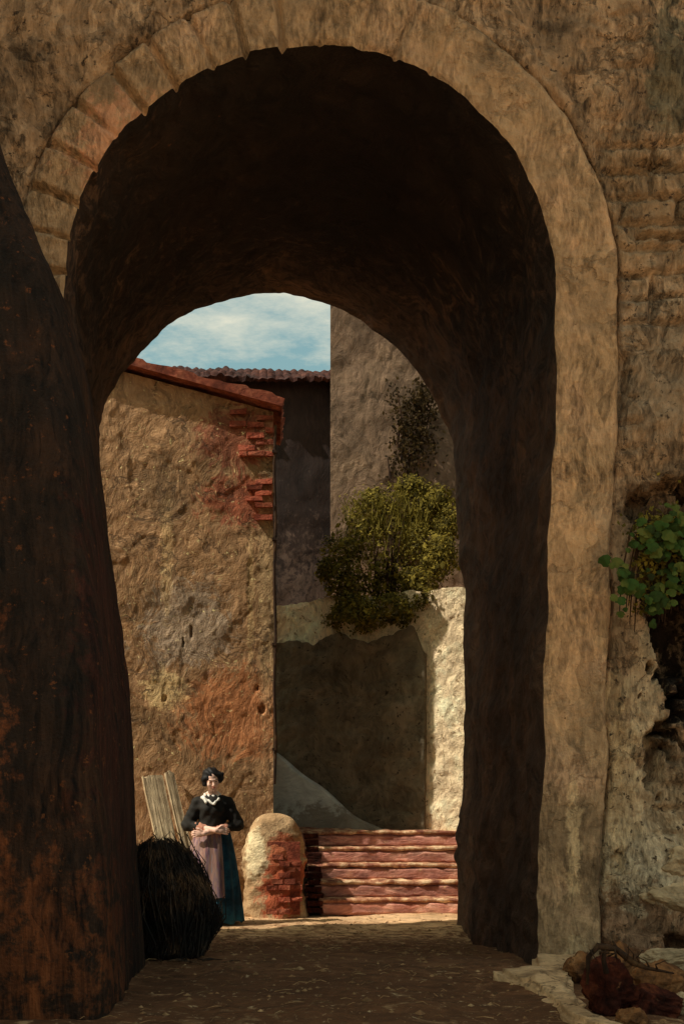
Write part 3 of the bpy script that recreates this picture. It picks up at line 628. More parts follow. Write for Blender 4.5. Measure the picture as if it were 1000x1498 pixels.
# pier with a rounded top
pr = thing('stone_pier', 'short round topped pier of cream plaster broken open to red brick', 'pier', (.10, 13.0, -.35))
nz_p, na_p = 90, 96; V = []
H = 1.16
for k in range(nz_p):
    t = k / (nz_p - 1)
    if t < .8: z = t / .8 * (H - .27); sc = 1.04 - .20 * t * t - .02 * math.sin(t * 9)
    else:
        a = (t - .8) / .2 * math.pi / 2; z = H - .27 + .27 * math.sin(a); sc = max(.02, .89 * math.cos(a) ** .8)
    for j in range(na_p):
        a = 2 * math.pi * j / na_p; c, s_ = math.cos(a), math.sin(a); e = .42
        x = .335 * sc * math.copysign(abs(c) ** (2 * e), c); y = .24 * sc * math.copysign(abs(s_) ** (2 * e), s_)
        d = 1 + .09 * float(fbm(x * 3, y * 3, z * 3, 3, 501)) + .06 * float(fbm(x * 11, y * 11, z * 11, 3, 502))
        V.append((x * d, y * d, z - .03))
Fc = grid_faces(nz_p, na_p, closed=True) + [tuple(range(na_p - 1, -1, -1)), tuple((nz_p - 1) * na_p + j for j in range(na_p))]
new_mesh('pier_body', V, Fc, M['pier'], pr)
mb = MB()
for r_ in range(11):
    for cix in range(3):
        x = -.02 + cix * .135 + (.06 if r_ % 2 else 0); z = .06 + r_ * .066
        if random.random() < .72 - .02 * r_ - (.25 if cix == 0 else 0) and x < .3:
            rx = .335 * (1.04 - .02 * r_ / 11); yy = -.236 + .015 * r_ / 11 + .08 * max(0, (x / .33)) ** 4
            mb.box((x, yy, z), (.12, .06, .052), jit=.007)
mb.box((.11, -.19, .42), (.36, .06, .80))
mb.build('exposed_bricks', M['brick'], pr)

# ------------------------------------------------------------------ planks leaning on the house wall
def plank(x0, z0, y0, x1, z1, y1, w, t, label, seed):
    v = Vector((x1 - x0, y1 - y0, z1 - z0)); Ln = v.length
    n = 40; m = 14; V = []
    per = [(-w / 2 + w * i / (m - 1), -t / 2) for i in range(m)] + [(w / 2 - w * i / (m - 1), t / 2) for i in range(m)]
    for k in range(n):
        z = Ln * k / (n - 1)
        for (a, b) in per:
            g = .007 * math.sin(a * 190 + seed) * (b < 0) + .006 * float(fbm(a * 30, 0, z * 2, 3, seed))
            top = .03 * float(vnoise(a * 40, 0, 0, seed)) if k == n - 1 else 0
            V.append((a * (1 + .06 * math.sin(z * 3 + seed)), b - g, z + top))
    Fc = grid_faces(n, 2 * m, closed=True) + [tuple(range(2 * m - 1, -1, -1)), tuple((n - 1) * 2 * m + j for j in range(2 * m))]
    o = new_mesh('plank', V, Fc, M['wood'], None, smooth=False, loc=(x0, y0, z0))
    o.rotation_mode = 'QUATERNION'; o.rotation_quaternion = v.to_track_quat('Z', 'X') @ Matrix.Rotation(R(-90), 4, 'Z').to_quaternion()
    zq = o.rotation_quaternion
    tag(o, label, 'plank', 'planks leaning on the house wall')
    return o
def lean(pxt, pyt, pxb, pyb, Yt, Yb, w, lab, sd):
    xt, zt = W(pxt, pyt, Yt); xb, zb = W(pxb, pyb, Yb)
    return plank(xb, zb, Yb, xt, zt, Yt, w, .035, lab, sd)
lean(223, 1137, 268, 1350, 13.12, 12.35, .235, 'broad pale weathered plank leaning against the plaster house wall behind the black bundle', 3)
lean(247, 1130, 296, 1346, 13.20, 12.55, .115, 'narrow darker plank leaning between the broad plank and the woman', 5)

# ------------------------------------------------------------------ foliage helpers
def leaves(name, pos, nrm, size, mat, parent, shape='leaf', elong=1.6, up=None):
    V = []; Fc = []
    for p, n, s_ in zip(pos, nrm, size):
        n = Vector(n).normalized(); u = Vector(up(p)) if up else Vector(rng.normal(size=3))
        a = n.cross(u)
        if a.length < 1e-3: a = n.cross(Vector((1, .2, .1)))
        a.normalize(); b = a.cross(n).normalized(); b2 = -b if up is None and rng.random() < .5 else b
        p = Vector(p); o = len(V)
        if shape == 'blade':
            L_ = s_; w = s_ * .030
            for k in range(4):
                t = k / 3; c = p + b * (L_ * t) + n * (L_ * .25 * t * t)
                V += [c - a * w * (1 - t * .85), c + a * w * (1 - t * .85)]
            for k in range(3): Fc.append((o + 2 * k, o + 2 * k + 1, o + 2 * k + 3, o + 2 * k + 2))
        elif shape == 'ivy':
            prof = [(0, -.5), (.42, -.42), (.62, -.05), (.40, .12), (.34, .42), (0, .62), (-.34, .42), (-.40, .12), (-.62, -.05), (-.42, -.42)]
            V.append(p + n * (.10 * s_)); 
            for (x, y) in prof: V.append(p + a * (x * s_) + b * (y * s_) - n * (abs(x) * .25 * s_))
            m = len(prof)
            for k in range(m): Fc.append((o, o + 1 + k, o + 1 + (k + 1) % m))
        else:
            w = s_ / elong
            V += [p - b2 * s_ * .5, p + a * w * .5 - n * w * .15, p + b2 * s_ * .5, p - a * w * .5 - n * w * .15]
            Fc.append((o, o + 1, o + 2, o + 3))
    return new_mesh(name, V, Fc, mat, parent, smooth=False)

# terrace bush
bush = thing('terrace_bush', 'olive green bush spilling over the top of the terrace wall', 'bush', (1.5, 14.6, 3.3))
bx, by, bz = 1.5, 14.6, 3.3
blobs = []   # (px, py, Y, rx_px, rz_px)
for (px, py, Yb, rx, rz) in [(560, 800, 14.7, 70, 60), (500, 810, 14.5, 34, 34), (620, 800, 14.6, 45, 38), (560, 850, 14.4, 62, 38), (505, 850, 14.4, 36, 32), (645, 815, 14.2, 28, 34), (655, 770, 14.5, 20, 30), (640, 735, 14.8, 26, 24), (590, 760, 15.0, 60, 40), (540, 765, 14.9, 42, 36), (610, 850, 14.3, 40, 26), (515, 885, 14.25, 26, 20), (570, 890, 14.15, 30, 22), (475, 835, 14.5, 14, 18), (505, 905, 14.2, 30, 22), (540, 900, 14.1, 32, 26), (585, 895, 14.1, 30, 24), (618, 878, 14.1, 24, 20), (560, 750, 14.9, 60, 44), (615, 745, 14.9, 46, 40), (600, 715, 15.0, 26, 20), (545, 735, 15.0, 20, 20)]:
    x, z = W(px, py, Yb); blobs.append((x, Yb, z, rx / F * Yb, .34, rz / F * Yb))
pos = []; nr_ = []; sz = []
for (x, y, z, rx, ry, rz) in blobs:
    n = int(5200 * rx * rz / .12)
    n = min(1900, max(260, n))
    P = rng.normal(size=(n, 3)); P /= np.linalg.norm(P, axis=1)[:, None]
    rad = rng.random(n) ** .35 * (1 + .30 * fbm(P[:, 0] * 3 + x * 5, P[:, 1] * 3, P[:, 2] * 3 + z * 5, 3, 7))
    Q = P * rad[:, None] * np.array((rx, ry, rz)) + np.array((x, y, z))
    keep = fbm(Q[:, 0] * 5, Q[:, 1] * 5, Q[:, 2] * 5, 2, 601) > -.38
    Q = Q[keep]; P = P[keep]
    pos += (Q - np.array((bx, by, bz))).tolist(); nr_ += (P + rng.normal(size=P.shape) * .7 + np.array((0, -.3, .5))).tolist(); sz += (rng.uniform(.02, .05, len(Q)) * np.where(rng.random(len(Q)) < .08, 2.2, 1)).tolist()
leaves('foliage', pos, nr_, sz, M['bush'], bush)
pos = []; nr_ = []; sz = []
for i in range(1200):   # upright reedy shoots
    px = rng.uniform(500, 662); py = rng.uniform(735, 830); Yb = rng.uniform(14.4, 15.1); x, z = W(px, py, Yb)
    pos.append((x - bx, Yb - by, z - bz)); nr_.append((rng.normal() * .6, -1, rng.normal() * .2)); sz.append(rng.uniform(.10, .32) * (1 - .5 * abs(px - 585) / 80))
leaves('shoots', pos, nr_, sz, M['shoot'], bush, 'blade', up=lambda p: (p[0] * .35 + rng.normal() * .38, 0, 1))
mb = MB()
for i in range(26):
    px = rng.uniform(520, 625); x1, z1 = W(px, rng.uniform(730, 830), 14.7); x0, z0 = W(565 + rng.uniform(-20, 20), 905, 14.6)
    mb.tube([(x0 - bx, 0, z0 - bz - .1), ((x0 + x1) / 2 - bx + rng.uniform(-.1, .1), -.1, (z0 + z1) / 2 - bz), (x1 - bx, rng.uniform(-.2, .3), z1 - bz)], [.018, .012, .004], 5)
mb.build('branches', M['bark'], bush)
# climbing vine on the tall house
vx, vz = W(600, 700, TY)
vine = thing('climbing_vine', 'dark withered vine climbing the taupe wall above the bush', 'vine', (vx, TY - .05, vz - 1.0))
mb = MB(); vp = [(588, 820), (590, 760), (588, 715), (594, 680), (606, 640), (612, 605), (616, 580)]
def VP(px, py, dy=0.0):
    x, z = W(px, py, TY); return (x - vx, dy, z - vz + 1.0)
mb.tube([VP(a, b, -.02) for a, b in vp], [.06, .055, .05, .045, .035, .02, .01], 8)
mb.tube([VP(594, 690), VP(580, 650), VP(586, 610), VP(580, 575)], [.03, .022, .016, .008], 6)
mb.tube([VP(600, 660), VP(622, 630), VP(628, 600)], [.022, .016, .006], 6)
mb.tube([VP(590, 740), VP(570, 700), VP(566, 670)], [.022, .016, .006], 6)
mb.build('stem', M['bark'], vine)
pos = []; nr_ = []; sz = []
for (px, py, rx, ry, n) in [(612, 592, 20, 22, 420), (598, 625, 20, 26, 300), (604, 665, 24, 30, 240), (586, 690, 16, 40, 180), (625, 640, 16, 34, 120), (575, 590, 12, 24, 60)]:
    for k in range(n):
        a = VP(px + rng.normal() * rx * .6, py + rng.normal() * ry * .6, -rng.uniform(.02, .22)); pos.append(a); nr_.append((rng.normal() * .5, -1, rng.normal() * .5)); sz.append(rng.uniform(.035, .075))
leaves('foliage', pos, nr_, sz, M['vine'], vine)
# ivy on the gateway wall
ix, iz = W(950, 830, 7.35)
ivy = thing('ivy_plant', 'broad leaved green ivy hanging from the gateway wall at the right edge', 'ivy', (ix, 7.3, iz - .5))
def IP(px, py, y): x, z = W(px, py, y); return (x - ix, y - 7.3, z - iz + .5)
pos = []; nr_ = []; sz = []
cl = [(905, 832, 14, 22, 6), (922, 850, 12, 16, 5), (950, 800, 22, 20, 9), (975, 780, 22, 18, 10), (940, 785, 14, 12, 5), (965, 870, 12, 24, 7), (985, 830, 16, 30, 11), (992, 760, 16, 16, 10), (952, 880, 8, 16, 4), (1010, 800, 18, 40, 12), (905, 890, 8, 10, 2), (1030, 790, 24, 50, 14)]
for (px, py, rx, ry, n) in cl:
    for k in range(int(n * 2.4)):
        y = 7.32 - rng.uniform(0, .16); p = IP(px + rng.normal() * rx * .7, py + rng.normal() * ry * .7, y); pos.append(p); nr_.append((rng.normal() * .35, -1, .35 + rng.normal() * .3)); sz.append(rng.uniform(.025, .078))
leaves('foliage', pos, nr_, sz, M['ivy'], ivy, 'ivy', up=lambda p: (rng.normal() * .5, 0, -1))
pos = []; nr_ = []; sz = []
for (px, py, rx, ry, n) in [(960, 770, 34, 18, 260), (950, 820, 24, 40, 260), (985, 800, 30, 50, 300), (940, 870, 14, 26, 80)]:
    for k in range(n):
        y = 7.42 - rng.uniform(0, .12); pos.append(IP(px + rng.normal() * rx * .6, py + rng.normal() * ry * .6, y)); nr_.append((rng.normal() * .6, -1, .3 + rng.normal() * .5)); sz.append(rng.uniform(.02, .05))
leaves('undergrowth', pos, nr_, sz, M['bush'], ivy)
mb = MB()
for k in range(16):
    px = rng.uniform(905, 1010); mb.tube([IP(px + 30, 735 + rng.uniform(-6, 10), 7.44), IP(px + 12, 780, 7.36), IP(px, 840, 7.36), IP(px - 4, 880 + rng.uniform(0, 50), 7.38)], [.010, .008, .006, .003], 5)
mb.build('stem', M['bark'], ivy)

# ------------------------------------------------------------------ black shaggy bundle by the passage wall
hx = -.62; hy = 7.95
heap = thing('brushwood_bundle', 'shaggy black bundle of brushwood slumped on the ground before the planks', 'bundle', (hx, hy, float(gz(0, hy))))
def heap_r(th_, t):   # t 0..1 height
    return 1
V = []; nh, na_ = 60, 72
hp = [(0, .17), (.06, .205), (.2, .235), (.35, .25), (.5, .245), (.65, .225), (.8, .185), (.9, .15), (.96, .10), (1.0, .02)]
HT = .80
for k in range(nh):
    t = k / (nh - 1); r_ = np.interp(t, [a for a, b in hp], [b for a, b in hp]); cxh = -.02 + .06 * math.sin(t * 3.1) - .08 * t
    for j in range(na_):
        a = 2 * math.pi * j / na_; n = float(fbm(math.cos(a) * 1.4, math.sin(a) * 1.4, t * 3.2, 4, 701))
        rr = .93 * r_ * (1 + .24 * n); V.append((cxh + rr * math.cos(a), rr * math.sin(a) * .9, t * HT))
new_mesh('bundle_core', V, grid_faces(nh, na_, closed=True) + [tuple((nh - 1) * na_ + j for j in range(na_))], M['black'], heap)
mb = MB()
for i in range(1500):
    a = rng.uniform(0, 2 * math.pi); t0 = rng.uniform(.25, 1.0); ln = rng.uniform(.15, .5); pts = []
    for k in range(5):
        t = max(0.01, t0 - ln * k / 4); r_ = np.interp(t, [q_[0] for q_ in hp], [q_[1] for q_ in hp]) * (1.0 + .03 * math.sin(k + i)) + .012 * (1 + math.sin(i * 1.7 + k * 1.1)) + (.03 if k == 0 and i % 5 == 0 else 0)
        aa = a + .12 * k * math.sin(i); cxh = -.02 + .06 * math.sin(t * 3.1) - .08 * t
        n = float(fbm(math.cos(aa) * 1.4, math.sin(aa) * 1.4, t * 3.2, 4, 701)); r_ = .93 * r_ * (1 + .24 * n) + (.02 + (.07 if i % 9 == 0 else 0) * (1 - k / 4)) * max(0, math.sin(i * 5.3 + k * 1.1))
        pts.append((cxh + r_ * math.cos(aa), r_ * math.sin(aa) * .9, t * HT + (.02 if k == 0 else 0)))
    mb.tube(pts, [.002, .004, .0045, .003, .0015], 4, cap=False)
mb.build('twigs', M['twig'], heap)
for i in range(14):
    mb = MB(); x_ = rng.uniform(-.35, .42); y_ = rng.uniform(-.42, -.2); a = rng.uniform(0, 6.28); l_ = rng.uniform(.06, .22)
    mb.tube([(x_, y_, .02), (x_ + l_ * .5 * math.cos(a), y_ + l_ * .5 * math.sin(a), .03), (x_ + l_ * math.cos(a + .4), y_ + l_ * math.sin(a + .4), .015)], [.004, .005, .002], 5); mb.build('stem', M['twig'], heap)
for i in range(46):
    mb = MB(); a = rng.uniform(-math.pi, math.pi); r0_ = rng.uniform(.02, .17); zt = rng.uniform(.45, .86); lx = rng.uniform(-.14, .14)
    b0_ = Vector((.02 + .2 * math.cos(a), -.05 + .2 * math.sin(a), rng.uniform(.0, .2))); b1_ = Vector((-.06 + r0_ * math.cos(a + .8) + lx, r0_ * math.sin(a + .8) - .08, zt))
    md = (b0_ + b1_) / 2 + Vector((math.cos(a) * .09, math.sin(a) * .09, rng.uniform(-.03, .05)))
    mb.tube([b0_, md, b1_, b1_ + Vector((rng.uniform(-.04, .04), rng.uniform(-.04, .04), rng.uniform(.0, .06)))], [rng.uniform(.005, .009), .006, .004, .002], 5)
    mb.build('stem', M['twig'], heap)

# ------------------------------------------------------------------ kerb, stones, dead branch at the right foot
pts = [(1.42, 6.98), (1.50, 6.72), (1.52, 6.2), (1.50, 5.2), (1.48, 4.0), (1.72, 4.0), (1.70, 5.2), (1.66, 5.9), (1.70, 6.5), (1.86, 7.0), (2.02, 7.45), (1.72, 7.50), (1.62, 7.2)]
bm = bmesh.new(); vs = [bm.verts.new((x, y, -.05)) for x, y in pts]; fa = bm.faces.new(vs)
ex = bmesh.ops.extrude_face_region(bm, geom=[fa]); bmesh.ops.translate(bm, verts=[v for v in ex['geom'] if isinstance(v, bmesh.types.BMVert)], vec=(0, 0, .13))
bmesh.ops.recalc_face_normals(bm, faces=bm.faces)
bmesh.ops.bevel(bm, geom=[e for e in bm.edges if min(v.co.z for v in e.verts) > 0], offset=.03, segments=3, affect='EDGES')
for ax, lo, hi, n in ((0, 1.38, 2.05, 14), (1, 4.0, 7.5, 60)):
    for k in range(1, n):
        no = [0, 0, 0]; no[ax] = 1; co = [0, 0, 0]; co[ax] = lo + (hi - lo) * k / n
        bmesh.ops.bisect_plane(bm, geom=bm.verts[:] + bm.edges[:] + bm.faces[:], plane_co=co, plane_no=no)
for v in bm.verts:
    p = v.co.copy(); v.co += Vector((.045 * float(fbm(p.x * 5, p.y * 5, 1, 4, 801)), 0, .030 * float(fbm(p.x * 5, p.y * 5, 2, 4, 803)) - .03))
me = bpy.data.meshes.new('kerb_stone'); bm.to_mesh(me); bm.free(); me.materials.append(M['kerb'])
me.polygons.foreach_set('use_smooth', [True] * len(me.polygons))
o = bpy.data.objects.new('kerb_stone', me); C.objects.link(o); tag(o, 'pale worn kerb stone running from the foot of the right jamb', 'kerb')

def rock(px, ytop, Yr_, w_px, mat, label, seed, ybot=None, group=None, deep=.8, tilt=0):
    if ybot is None: ybot = VY + EYE * F / Yr_ + 6
    x, z = W(px, (ytop + ybot) / 2, Yr_); sx = w_px / F * Yr_ / 2; sz_ = (ybot - ytop) / F * Yr_ / 2
    bm = bmesh.new(); bmesh.ops.create_icosphere(bm, subdivisions=5, radius=1)
    P = np.array([v.co[:] for v in bm.verts]); r0 = np.random.default_rng(seed)
    d = np.full(len(P), 9.0)
    for k in range(16):                       # facets: a convex lump cut by random planes
        n = r0.normal(size=3); n /= np.linalg.norm(n); c = P @ n; t = r0.uniform(.74, 1.0)
        d = np.minimum(d, np.where(c > .05, t / np.maximum(c, .05), 9))
    d = np.minimum(d, 1.25) + .16 * fbm(P[:, 0] * 2 + seed, P[:, 1] * 2, P[:, 2] * 2, 3, seed) + .07 * fbm(P[:, 0] * 9, P[:, 1] * 9, P[:, 2] * 9, 3, seed + 1)
    Q = P * d[:, None]; ct, st_ = math.cos(tilt), math.sin(tilt)
    for v, q_ in zip(bm.verts, Q): a, c = q_[0] * sx, q_[2] * sz_; v.co = Vector((a * ct - c * st_, q_[1] * (sx + sz_) * .5 * deep, a * st_ + c * ct))
    me = bpy.data.meshes.new('stone'); bm.to_mesh(me); bm.free(); me.materials.append(mat)
    me.polygons.foreach_set('use_smooth', [True] * len(me.polygons))
    o = bpy.data.objects.new('stone', me); C.objects.link(o); o.location = (x, Yr_, z); tag(o, label, 'stone', group)
    return o
G_ = 'loose stones at the foot of the wall'
rock(985, 1292, 7.43, 90, M['palestone'], 'big pale weathered boulder highest in the rubble at the right edge', 11, 1338, G_, tilt=-.25)
rock(1003, 1235, 7.46, 66, M['palestone'], 'pale stone bedded in the wall above the big boulder', 13, 1285, G_, tilt=.3)
rock(975, 1386, 7.2, 90, M['palestone'], 'flat pale stone under the dark gap at the right edge', 15, 1420, G_, tilt=.1)
rock(893, 1412, 5.92, 74, M['redstone'], 'dark red stone standing upright beside the kerb', 17, group=G_)
rock(952, 1446, 5.95, 92, M['redstone'], 'low dark red stone lying against the upright red one', 19, group=G_, tilt=-.2)
rock(905, 1388, 6.75, 60, M['ochrestone'], 'ochre stone behind the upright dark red stone', 21, group=G_)
rock(848, 1396, 6.9, 44, M['ochrestone'], 'tall mossy ochre stone between the kerb and the red stone', 23, group=G_)
rock(968, 1412, 6.5, 80, M['ochrestone'], 'rusty orange stone at the right edge above the low red stone', 25, group=G_)
rock(925, 1476, 5.65, 50, M['ochrestone'], 'small ochre stone lowest in the rubble', 27, group=G_)
rock(1010, 1450, 6.0, 60, M['palestone'], 'grey brown stone cut by the right edge beside the low red stone', 29, group=G_)
mb = MB()
def BP(px, py, y): x, z = W(px, py, y); return (x, y, z)
mb.tube([BP(858, 1440, 5.78), BP(860, 1400, 5.78), BP(874, 1384, 5.78), BP(900, 1388, 5.78), BP(925, 1408, 5.78), BP(945, 1416, 5.78), BP(985, 1424, 5.78)], [.008, .013, .017, .016, .018, .011, .004], 8)
mb.tube([BP(884, 1386, 5.78), BP(882, 1404, 5.78), BP(886, 1424, 5.78)], [.010, .012, .014], 8)
mb.tube([BP(900, 1388, 5.78), BP(896, 1376, 5.78)], [.012, .004], 6)
for k in range(9):
    a = BP(865 + 12 * k, 1392 + 3.4 * k, 5.78); mb.tube([a, (a[0] + rng.uniform(-.05, .05), a[1] - .02, a[2] + rng.uniform(.0, .05)), (a[0] + rng.uniform(-.09, .09), a[1] - .05, a[2] + rng.uniform(-.04, .09))], [.006, .004, .002], 5)
o = mb.build('dead_branch', M['bark'], None, smooth=True); tag(o, 'dark bent dead branch arching over the red stones', 'branch')

# ------------------------------------------------------------------ the woman: signed-distance modelling
def sdf_mesh(fn, lo, hi, h):
    lo = np.array(lo, float); n = np.ceil((np.array(hi) - lo) / h).astype(int) + 1
    ax = [lo[i] + h * np.arange(n[i]) for i in range(3)]
    vals = np.empty(n, np.float32)
    for i0 in range(0, n[0], 24):
        Xg, Yg, Zg = np.meshgrid(ax[0][i0:i0 + 24], ax[1], ax[2], indexing='ij')
        vals[i0:i0 + 24] = fn(Xg, Yg, Zg)
    ins = vals < 0
    c = np.zeros(n - 1, np.int16)
    for a in (0, 1):
        for b in (0, 1):
            for d_ in (0, 1): c += ins[a:n[0] - 1 + a, b:n[1] - 1 + b, d_:n[2] - 1 + d_]
    act = (c > 0) & (c < 8); idx = -np.ones(n - 1, np.int64); cells = np.argwhere(act); idx[act] = np.arange(len(cells))
    acc = np.zeros((len(cells), 3)); cnt = np.zeros(len(cells))
    cor = [(a, b, d_) for a in (0, 1) for b in (0, 1) for d_ in (0, 1)]
    cv = {k: vals[cells[:, 0] + k[0], cells[:, 1] + k[1], cells[:, 2] + k[2]] for k in cor}
    for k in cor:
        for axn in range(3):
            if k[axn] == 0:
                k2 = list(k); k2[axn] = 1; k2 = tuple(k2); a, b = cv[k], cv[k2]; m = (a < 0) != (b < 0)
                t = np.where(m, a / np.where(np.abs(a - b) < 1e-9, 1, a - b), 0)
                p = np.repeat(np.array(k, float)[None], len(cells), 0); p[:, axn] = t
                acc[m] += p[m]; cnt[m] += 1
    V = lo + h * (cells + acc / cnt[:, None]); Fc = []
    for axn in range(3):
        o1, o2 = [(1, 2), (2, 0), (0, 1)][axn]
        s0 = [slice(None)] * 3; s1 = [slice(None)] * 3; s0[axn] = slice(0, n[axn] - 1); s1[axn] = slice(1, n[axn])
        A, B = ins[tuple(s0)], ins[tuple(s1)]
        E = np.argwhere(A != B); E = E[(E[:, o1] > 0) & (E[:, o2] > 0) & (E[:, o1] < n[o1] - 1) & (E[:, o2] < n[o2] - 1)]
        def gi(d1, d2):
            q_ = E.copy(); q_[:, o1] -= d1; q_[:, o2] -= d2; return idx[q_[:, 0], q_[:, 1], q_[:, 2]]
        Q = np.stack([gi(1, 1), gi(0, 1), gi(0, 0), gi(1, 0)], 1)
        fl = ~A[tuple(E.T)]; Q[fl] = Q[fl][:, ::-1]
        Fc.append(Q)
    return V, np.concatenate(Fc)
def smin(a, b, k): h_ = np.clip(.5 + .5 * (b - a) / k, 0, 1); return b + (a - b) * h_ - k * h_ * (1 - h_)
def smax(a, b, k): return -smin(-a, -b, k)
def cone(X, Y, Z, a, b, ra, rb, sy=1.0):
    ax_, ay, az = a; dx, dy, dz = b[0] - ax_, b[1] - ay, b[2] - az
    t = np.clip(((X - ax_) * dx + (Y - ay) * dy + (Z - az) * dz) / (dx * dx + dy * dy + dz * dz), 0, 1)
    return np.sqrt((X - ax_ - t * dx) ** 2 + ((Y - ay - t * dy) * sy) ** 2 + (Z - az - t * dz) ** 2) - (ra + (rb - ra) * t)
def ell(X, Y, Z, c, r):
    k0 = np.sqrt(((X - c[0]) / r[0]) ** 2 + ((Y - c[1]) / r[1]) ** 2 + ((Z - c[2]) / r[2]) ** 2); return (k0 - 1) * min(r)
def chain(X, Y, Z, pts, rad, k=.01):
    d = None
    for i in range(len(pts) - 1):
        c = cone(X, Y, Z, pts[i], pts[i + 1], rad[i], rad[i + 1]); d = c if d is None else smin(d, c, k)
    return d
HC = Vector((-.005, -.035, 1.50))     # head centre; head turned and tipped a little
HM = Matrix.Rotation(R(-8), 3, 'Y') @ Matrix.Rotation(R(10), 3, 'Z') @ Matrix.Rotation(R(12), 3, 'X')
HI = np.array(HM.inverted())
def headspace(X, Y, Z):
    x, y, z = X - HC.x, Y - HC.y, Z - HC.z
    return (HI[0, 0] * x + HI[0, 1] * y + HI[0, 2] * z, HI[1, 0] * x + HI[1, 1] * y + HI[1, 2] * z, HI[2, 0] * x + HI[2, 1] * y + HI[2, 2] * z)
def head_sdf(X, Y, Z):
    x, y, z = headspace(X, Y, Z)
    d = ell(x, y, z, (0, .012, .03), (.076, .095, .092))
    d = smin(d, ell(x, y, z, (0, -.022, -.038), (.057, .064, .068)), .03)
    d = smin(d, ell(x, y, z, (0, -.060, -.088), (.022, .020, .017)), .018)          # chin
    for s_ in (-1, 1):
        d = smin(d, ell(x, y, z, (s_ * .038, -.062, -.028), (.022, .018, .020)), .02)   # cheeks
        d = smax(d, -ell(x, y, z, (s_ * .031, -.098, .004), (.018, .016, .011)), .012)  # sockets
        d = smin(d, ell(x, y, z, (s_ * .031, -.076, .002), (.0135, .0125, .0115)), .004)
        d = smin(d, ell(x, y, z, (s_ * .077, .012, -.012), (.009, .018, .030)), .006)   # ears
        d = smin(d, ell(x, y, z, (s_ * .010, -.094, -.036), (.008, .009, .007)), .006)
    d = smin(d, cone(x, y, z, (0, -.080, .010), (0, -.104, -.032), .0085, .0115), .008)  # nose
    d = smin(d, cone(x, y, z, (-.032, -.082, .020), (.032, -.082, .020), .007, .007), .012)
    d = smin(d, cone(x, y, z, (-.016, -.084, -.059), (.016, -.084, -.059), .006, .006), .006)
    return d
LW = (.045, -.225, .985); RW = (-.075, -.205, .955)     # wrists
LE = (-.258, -.01, 1.03); RE = (.262, -.0, 1.035); LS = (-.158, .0, 1.262); RS = (.158, .0, 1.262)
# the viewer-left arm lies on top; its hand points right
def hand_pts(w, dx, top):
    sx = dx
    fs = []
    lens = [.062, .072, .067, .052]
    for i in range(4):
        b = (w[0] + sx * .075, w[1] - .004 + .010 * 0, w[2] + .028 - .019 * i)
        m = (b[0] + sx * lens[i] * .5, b[1] + .004, b[2] - .006)
        t = (b[0] + sx * lens[i] * .86, b[1] + .030, b[2] - .012)
        fs.append(([b, m, t], [.0095, .0088, .0072]))
    tb = (w[0] + sx * .025, w[1] - .010, w[2] + .026); tm = (w[0] + sx * .055, w[1] - .012, w[2] + .048); tt = (w[0] + sx * .082, w[1] - .004, w[2] + .052)
    fs.append(([tb, tm, tt], [.0125, .0105, .0085]))
    return fs
def body(X, Y, Z):
    d = cone(X, Y, Z, (0, .0, .90), (0, .0, 1.04), .135, .105, 1.25)
    d = smin(d, cone(X, Y, Z, (0, 0, 1.05), (0, -.005, 1.22), .105, .125, 1.25), .05)
    for s_, S_, E_, W_ in ((-1, LS, LE, LW), (1, RS, RE, RW)):
        d = smin(d, cone(X, Y, Z, (0, 0, 1.25), S_, .085, .055, 1.1), .05)
        d = smin(d, cone(X, Y, Z, S_, E_, .050, .040), .02)
        d = smin(d, cone(X, Y, Z, E_, W_, .041, .027), .012)
        d = smin(d, cone(X, Y, Z, (s_ * .085, 0, .90), (s_ * .095, -.015, .47), .080, .052), .04)
        d = smin(d, cone(X, Y, Z, (s_ * .095, -.015, .47), (s_ * .095, .02, .09), .052, .033), .02)
        d = smin(d, cone(X, Y, Z, (s_ * .095, .03, .045), (s_ * .105, -.12, .035), .038, .028), .02)
    for W_, dx in ((LW, 1), (RW, -1)):
        pc = (W_[0] + dx * .042, W_[1] - .002, W_[2] + .001)
        d = smin(d, ell(X, Y, Z, pc, (.048, .017, .040)), .015)
        for p, r_ in hand_pts(W_, dx, 1):
            d = smin(d, chain(X, Y, Z, p, r_, .004), .004)
    d = smin(d, cone(X, Y, Z, (0, .012, 1.30), (-.003, .0, 1.44), .050, .046), .03)
    return smin(d, head_sdf(X, Y, Z), .02)
WX, WY = W(311, 1350, 12.25)[0], 12.25
woman = thing('person', 'woman in black bodice, white collar and striped apron standing by the pier', 'person', (WX, WY, -.35))
V, Fc = sdf_mesh(body, (-.36, -.30, -.01), (.36, .16, 1.64), .0058)
new_mesh('body', V, Fc, M['skin'], woman)
